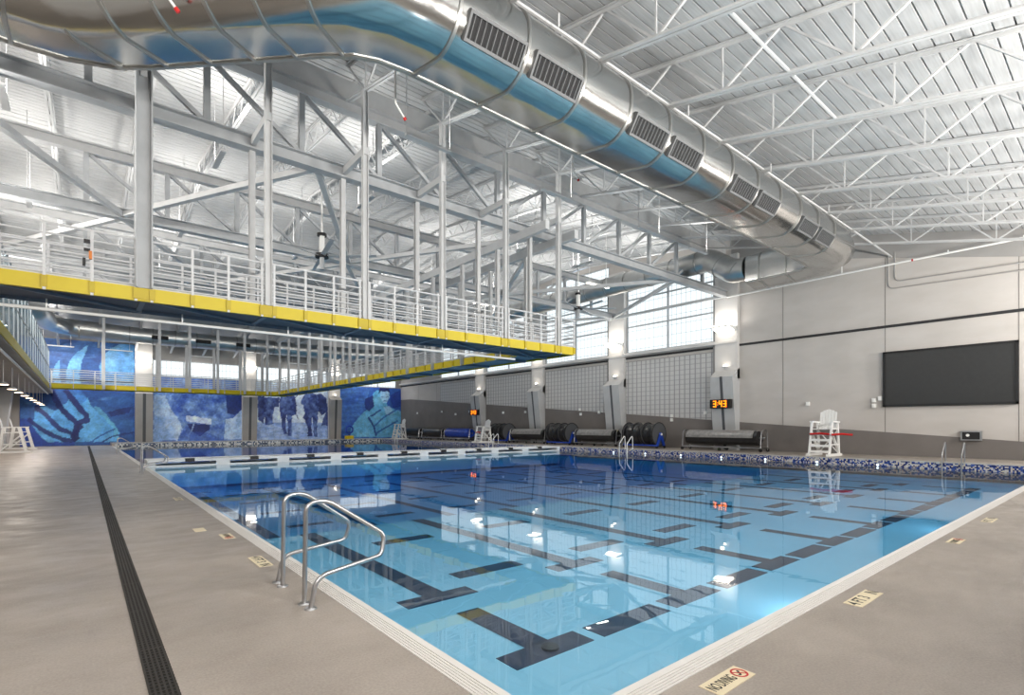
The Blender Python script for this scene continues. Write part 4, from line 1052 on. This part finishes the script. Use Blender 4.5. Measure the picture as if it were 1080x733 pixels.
# ------------------------------------------------------------------ murals on the far wall, painted into the mesh of each flat panel
YM=YF-.06
def wall_pt(px,py):
    q=(px-540)/548.; d=YM/(.7708-.6372*q)
    return ((.6372+.7708*q)*d, 1.6+(449.5-py)/548.*d)
def crop(x0,y0,s): return lambda pts: [wall_pt(x0+a/s,y0+b/s) for a,b in pts]
cA=crop(0,380,6.107); cB=crop(0,310,5.233); cC=crop(130,380,6.107); cD=crop(280,380,6.107)
def inside(p,poly):
    x,y=p; r=False; j=len(poly)-1
    for i in range(len(poly)):
        xi,yi=poly[i]; xj,yj=poly[j]
        if (yi>y)!=(yj>y) and x<(xj-xi)*(y-yi)/(yj-yi)+xi: r=not r
        j=i
    return r
def seg_d(p,a,b):
    ax,ay=a; bx,by=b; dx,dy=bx-ax,by-ay; L2=dx*dx+dy*dy or 1e-9
    t=max(0,min(1,((p[0]-ax)*dx+(p[1]-ay)*dy)/L2)); return math.hypot(p[0]-ax-t*dx,p[1]-ay-t*dy)
def mixc(a,b,t): return tuple(x+(y-x)*t for x,y in zip(a,b))
def fbm(x,y,s,o=4,seed=0):
    v=0;a=1;t=0
    for k in range(o):
        v+=a*noise.noise((x*s,y*s,seed+k*7.3)); t+=a; a*=.55; s*=2.1
    return v/t
def mural(name,x0,x1,za,zc,base,ops,label,step=.065,grain=.3,holes=None):
    nx=int((x1-x0)/step); nz=int((zc-za)/step); vs=[];cols=[];fs=[]
    boxes=[]
    for op in ops:
        pts=op[1]; boxes.append((min(p[0] for p in pts)-.6,max(p[0] for p in pts)+.6,min(p[1] for p in pts)-.6,max(p[1] for p in pts)+.6))
    for j in range(nz+1):
        for i in range(nx+1):
            x=x0+(x1-x0)*i/nx; z=za+(zc-za)*j/nz
            c=base(x,z)
            wx=x+.07*noise.noise((x*2.3,z*2.3,1.)); wz=z+.07*noise.noise((x*2.3,z*2.3,9.))
            for op,bb in zip(ops,boxes):
                if not(bb[0]<x<bb[1] and bb[2]<z<bb[3]): continue
                if op[0]=='poly':
                    if inside((wx,wz),op[1]):
                        col=op[2](x,z) if callable(op[2]) else op[2]; c=mixc(c,col,op[3])
                else:
                    w=op[4]
                    if min(seg_d((wx,wz),a,b) for a,b in zip(op[1][:-1],op[1][1:]))<w: c=mixc(c,op[2],op[3])
            g=1+grain*fbm(x,z,2.2,4,3)+grain*.5*noise.noise((x*9,z*9,4.))
            vs.append((x,YM,z)); cols.append(tuple(max(0,min(255,v*g*1.08)) for v in c))
    for j in range(nz):
        for i in range(nx):
            a=j*(nx+1)+i; fs.append((a,a+1,a+nx+2,a+nx+1))
    me=bpy.data.meshes.new(name); me.from_pydata(vs,[],fs); me.materials.append(m_paint)
    at=me.attributes.new('ink','FLOAT_COLOR','POINT')
    fl=[]
    for c in cols: fl += [*lin(c),1]
    at.data.foreach_set('color',fl)
    o=bpy.data.objects.new(name,me); link(o); ORG[o]=Vector((0,0,0))
    # backing board gives the panel its thickness
    f=MB(); f.box(x0-.02,x1+.02,YM+.004,YF-.01,za,zc); 
    tag(o,label,'mural'); part('backing_board',f,m_blue,o); return o
NAVY=(28,58,122); MID=(56,106,168); SKY=(96,164,214); CY=(120,190,226); DK=(22,34,92)
def base1(x,z):
    t=.5+.9*fbm(x*.7,z*1.6,.5,4,1); c=mixc(NAVY,MID,max(0,min(1,t)))
    t2=fbm(x*.6,z*2.4,.9,4,5); 
    if t2>.22: c=mixc(c,(112,160,206),min(1,(t2-.22)*4)*.6)
    if z<2.2 and x<-.5: c=mixc(c,(34,58,150),.6)
    return c
def lightblue(x,z): return mixc(SKY,(70,140,205),max(0,min(1,.5+1.3*fbm(x,z,.7,3,8))))
def pale(x,z): return mixc((126,186,220),(86,150,206),max(0,min(1,.5+1.2*fbm(x,z,.9,3,2))))
ops1=[
 ('poly',cB([(560,355),(610,300),(680,270),(742,262),(742,505),(560,505),(548,430)]),pale,.75),
 ('poly',cB([(495,278),(445,308),(395,350),(365,420),(362,470),(375,505),(447,505),(440,440),(450,370)]),pale,.9),
 ('poly',cB([(330,362),(300,400),(288,450),(300,505),(342,505),(325,440)]),pale,.8),
 ('poly',cA([(222,322),(262,300),(300,298),(350,330),(420,280),(500,215),(560,240),(590,300),(640,345),(700,378),(745,420),(768,470),(755,525),(310,528),(240,470),(192,395),(215,420)]),lightblue,.95),
 ('poly',cA([(430,180),(520,190),(560,250),(500,300),(440,240)]),(60,116,190),.7),
 ('poly',cA([(600,300),(640,300),(760,440),(765,500),(735,500),(730,440)]),(104,180,206),.6),
 ('line',cA([(190,385),(260,440),(330,480),(400,510),(475,518)]),DK,.85,.16),
 ('line',cA([(235,305),(300,355),(350,410),(400,450),(475,470),(495,500)]),DK,.85,.16),
 ('line',cA([(335,200),(380,290),(430,350),(500,410),(490,470)]),DK,.9,.2),
 ('line',cA([(430,200),(490,280),(555,355),(560,385),(510,400)]),DK,.9,.2),
 ('line',cA([(500,410),(520,430),(470,490),(480,515)]),DK,.9,.15),
 ('line',cA([(585,525),(660,480),(740,440)]),(30,70,140),.8,.06),
 ('line',cA([(660,525),(720,490),(880,460)]),(24,44,104),.8,.06),
 ('poly',cA([(690,340),(780,310),(850,300),(830,340),(720,360)]),DK,.7),
]
mural('mural',-3.72,3.45,.02,8.6,base1,ops1,'blue mural panel with broad light swooping shapes at the left end of the far wall')
def base2(x,z):
    t=.45+1.3*fbm(x,z,1.1,5,11)+.25*noise.noise((x*6,z*6,2.)); return mixc((44,76,160),(140,176,220),max(0,min(1,t)))
rock=lambda x,z: mixc((150,184,224),(206,222,240),max(0,min(1,.5+1.4*fbm(x,z,1.6,4,6))))
ops2=[
 ('poly',cC([(195,225),(270,225),(310,320),(370,400),(385,450),(350,515),(195,515)]),rock,.8),
 ('poly',cC([(200,350),(250,380),(300,470),(340,515),(195,515)]),(110,148,206),.5),
 ('poly',cC([(660,225),(780,225),(780,310),(720,350),(670,340)]),(24,42,108),.85),
 ('poly',cC([(660,380),(710,370),(770,310),(775,510),(650,510),(655,430)]),rock,.8),
 ('poly',cC([(410,405),(560,415),(555,450),(490,490),(430,450)]),(22,36,96),.9),
 ('poly',cC([(400,355),(440,358),(570,380),(565,415),(405,390)]),(196,212,238),.95),
 ('line',cC([(455,410),(430,470),(420,510)]),(170,200,236),.7,.05),
 ('poly',cC([(370,450),(560,470),(650,515),(370,515)]),(40,72,160),.5)]
mural('mural',4.75,11.85,ZD,5.98,base2,ops2,'mottled blue and white mural panel with a pale slab, second from the left')
def base3(x,z):
    t=.5+1.2*fbm(x,z,.7,4,21); c=mixc((176,196,226),(216,226,240),max(0,min(1,t)))
    if z<2.0: c=mixc((120,150,206),(170,192,228),max(0,min(1,.5+1.6*fbm(x,z*2.5,.9,4,22))))
    return c
cloth=lambda x,z: mixc((32,48,110),(96,124,182),max(0,min(1,.42+1.5*fbm(x,z,2.2,3,31))))
dark=lambda x,z: mixc((24,36,92),(58,80,146),max(0,min(1,.4+1.5*fbm(x,z,2.0,3,32))))
def soldier(dx):
    s=lambda pts: cD([(a+dx,b) for a,b in pts])
    return [('poly',s([(300,230),(360,215),(395,250),(400,330),(360,355),(325,310)]),dark,.95),
     ('poly',s([(245,290),(225,275),(235,250),(258,212),(300,208),(335,225),(345,300),(335,370),(262,372),(250,330)]),cloth,.95),
     ('poly',s([(262,365),(298,370),(296,440),(300,490),(270,490),(272,440),(255,390)]),dark,.95),
     ('poly',s([(300,365),(338,362),(332,430),(334,492),(308,492),(310,430)]),cloth,.95),
     ('poly',s([(240,365),(262,330),(275,375),(255,385)]),dark,.9)]
ops3=soldier(0)
ops3+= [('poly',cD([(400,300),(405,420),(360,420),(375,370)]),dark,.85)]
ops3+= [('poly',cD([(150,222),(185,225),(200,290),(200,350),(165,360)]),dark,.95),
 ('poly',cD([(95,232),(120,222),(165,225),(180,300),(172,350),(96,350),(88,285)]),cloth,.95),
 ('poly',cD([(96,345),(135,348),(130,440),(142,475),(118,478),(108,430)]),dark,.95),
 ('poly',cD([(135,345),(170,345),(168,430),(172,492),(140,490),(145,430)]),cloth,.95),
 ('line',cD([(180,250),(212,218)]),DK,.9,.04),('line',cD([(180,320),(215,380)]),DK,.9,.04)]
ops3+= [('poly',cD([(-20,238),(40,235),(62,270),(55,330),(30,345),(-20,345)]),cloth,.95),('poly',cD([(-10,340),(30,340),(52,410),(40,412),(15,370),(18,418),(0,418)]),dark,.95),
 ('poly',cD([(45,240),(92,238),(85,300),(60,300)]),dark,.9),
 ('poly',crop(130,380,6.107)([(862,230),(905,230),(920,300),(900,410),(870,380)]),dark,.9),('poly',crop(130,380,6.107)([(920,330),(965,330),(962,410),(930,420)]),cloth,.9)]
mural('mural',13.12,20.15,ZD,5.98,base3,ops3,'pale blue mural panel of marching figures in field uniform, third from the left')
def base4(x,z):
    t=.45+1.1*fbm(x*.5,z*2.2,.9,4,41); c=mixc((34,74,160),(86,140,204),max(0,min(1,t)))
    return c
skin=lambda x,z: mixc((126,178,222),(168,206,234),max(0,min(1,.5+1.5*fbm(x,z,1.4,3,51))))
ops4=[('poly',cD([(690,130),(870,125),(872,320),(800,310),(700,330),(640,300)]),(38,84,168),.85),
 ('poly',cD([(550,495),(553,430),(600,370),(660,310),(690,220),(720,190),(745,200),(790,300),(840,320),(872,330),(872,495)]),lambda x,z: mixc((84,160,206),(120,188,222),max(0,min(1,.5+1.2*fbm(x,z,1.0,3,52)))),.95),
 ('poly',cD([(735,185),(760,165),(795,185),(798,240),(780,275),(755,275),(740,240)]),skin,.95),
 ('poly',cD([(728,215),(735,180),(765,162),(795,175),(802,215),(785,200),(745,200)]),(20,32,92),.95),
 ('line',cD([(745,232),(760,236)]),(30,50,120),.8,.035),('line',cD([(775,236),(790,232)]),(30,50,120),.8,.035),('line',cD([(758,262),(780,262)]),(40,70,140),.7,.035),
 ('poly',cD([(640,250),(690,225),(700,290),(670,330),(640,310)]),(24,40,108),.85),
 ('poly',cD([(800,230),(870,190),(870,300),(820,310)]),(28,56,140),.85),
 ('poly',cD([(760,300),(800,295),(830,340),(780,360)]),(160,196,228),.7),
 ('line',cD([(665,370),(700,430),(712,480)]),(30,60,134),.85,.12),('line',cD([(705,420),(760,370),(840,320)]),(44,88,160),.8,.1),('line',cD([(715,470),(780,430),(850,390)]),(44,88,160),.8,.1),('line',cD([(680,360),(740,320)]),(30,60,134),.8,.1)]
mural('mural',21.45,28.75,ZD,5.98,base4,ops4,'blue mural panel with a light figure and dark haired head, rightmost beside the grey wall')
f=MB(); f.box(-3.72,3.45,YM-.02,YM,5.32,5.4); struct('trim_30',f,m_trim)

# ------------------------------------------------------------------ world, camera, colour management
w=bpy.data.worlds.new('daylight'); sc.world=w; w.use_nodes=True
bg=w.node_tree.nodes['Background']; bg.inputs[0].default_value=(*lin((214,226,240)),1); bg.inputs[1].default_value=.6
cam=bpy.data.cameras.new('camera'); co=bpy.data.objects.new('camera',cam); link(co); sc.camera=co
cam.sensor_fit='HORIZONTAL'; cam.sensor_width=36; cam.lens=548/1080*36; cam.shift_y=83/1080.; cam.clip_start=.05; cam.clip_end=300
co.location=(0,0,1.6); co.rotation_euler=(PI/2,0,-math.atan2(453,548))
sc.view_settings.view_transform='Standard'; sc.view_settings.look='None'; sc.view_settings.gamma=1; sc.view_settings.use_curve_mapping=False
sc.view_settings.exposure=EXPO
cy=sc.cycles
cy.use_denoising=True; cy.max_bounces=8; cy.diffuse_bounces=4; cy.glossy_bounces=4; cy.transmission_bounces=4; cy.transparent_max_bounces=12; cy.volume_bounces=0
cy.caustics_reflective=False; cy.caustics_refractive=False; cy.use_light_tree=True
cy.sample_clamp_indirect=6
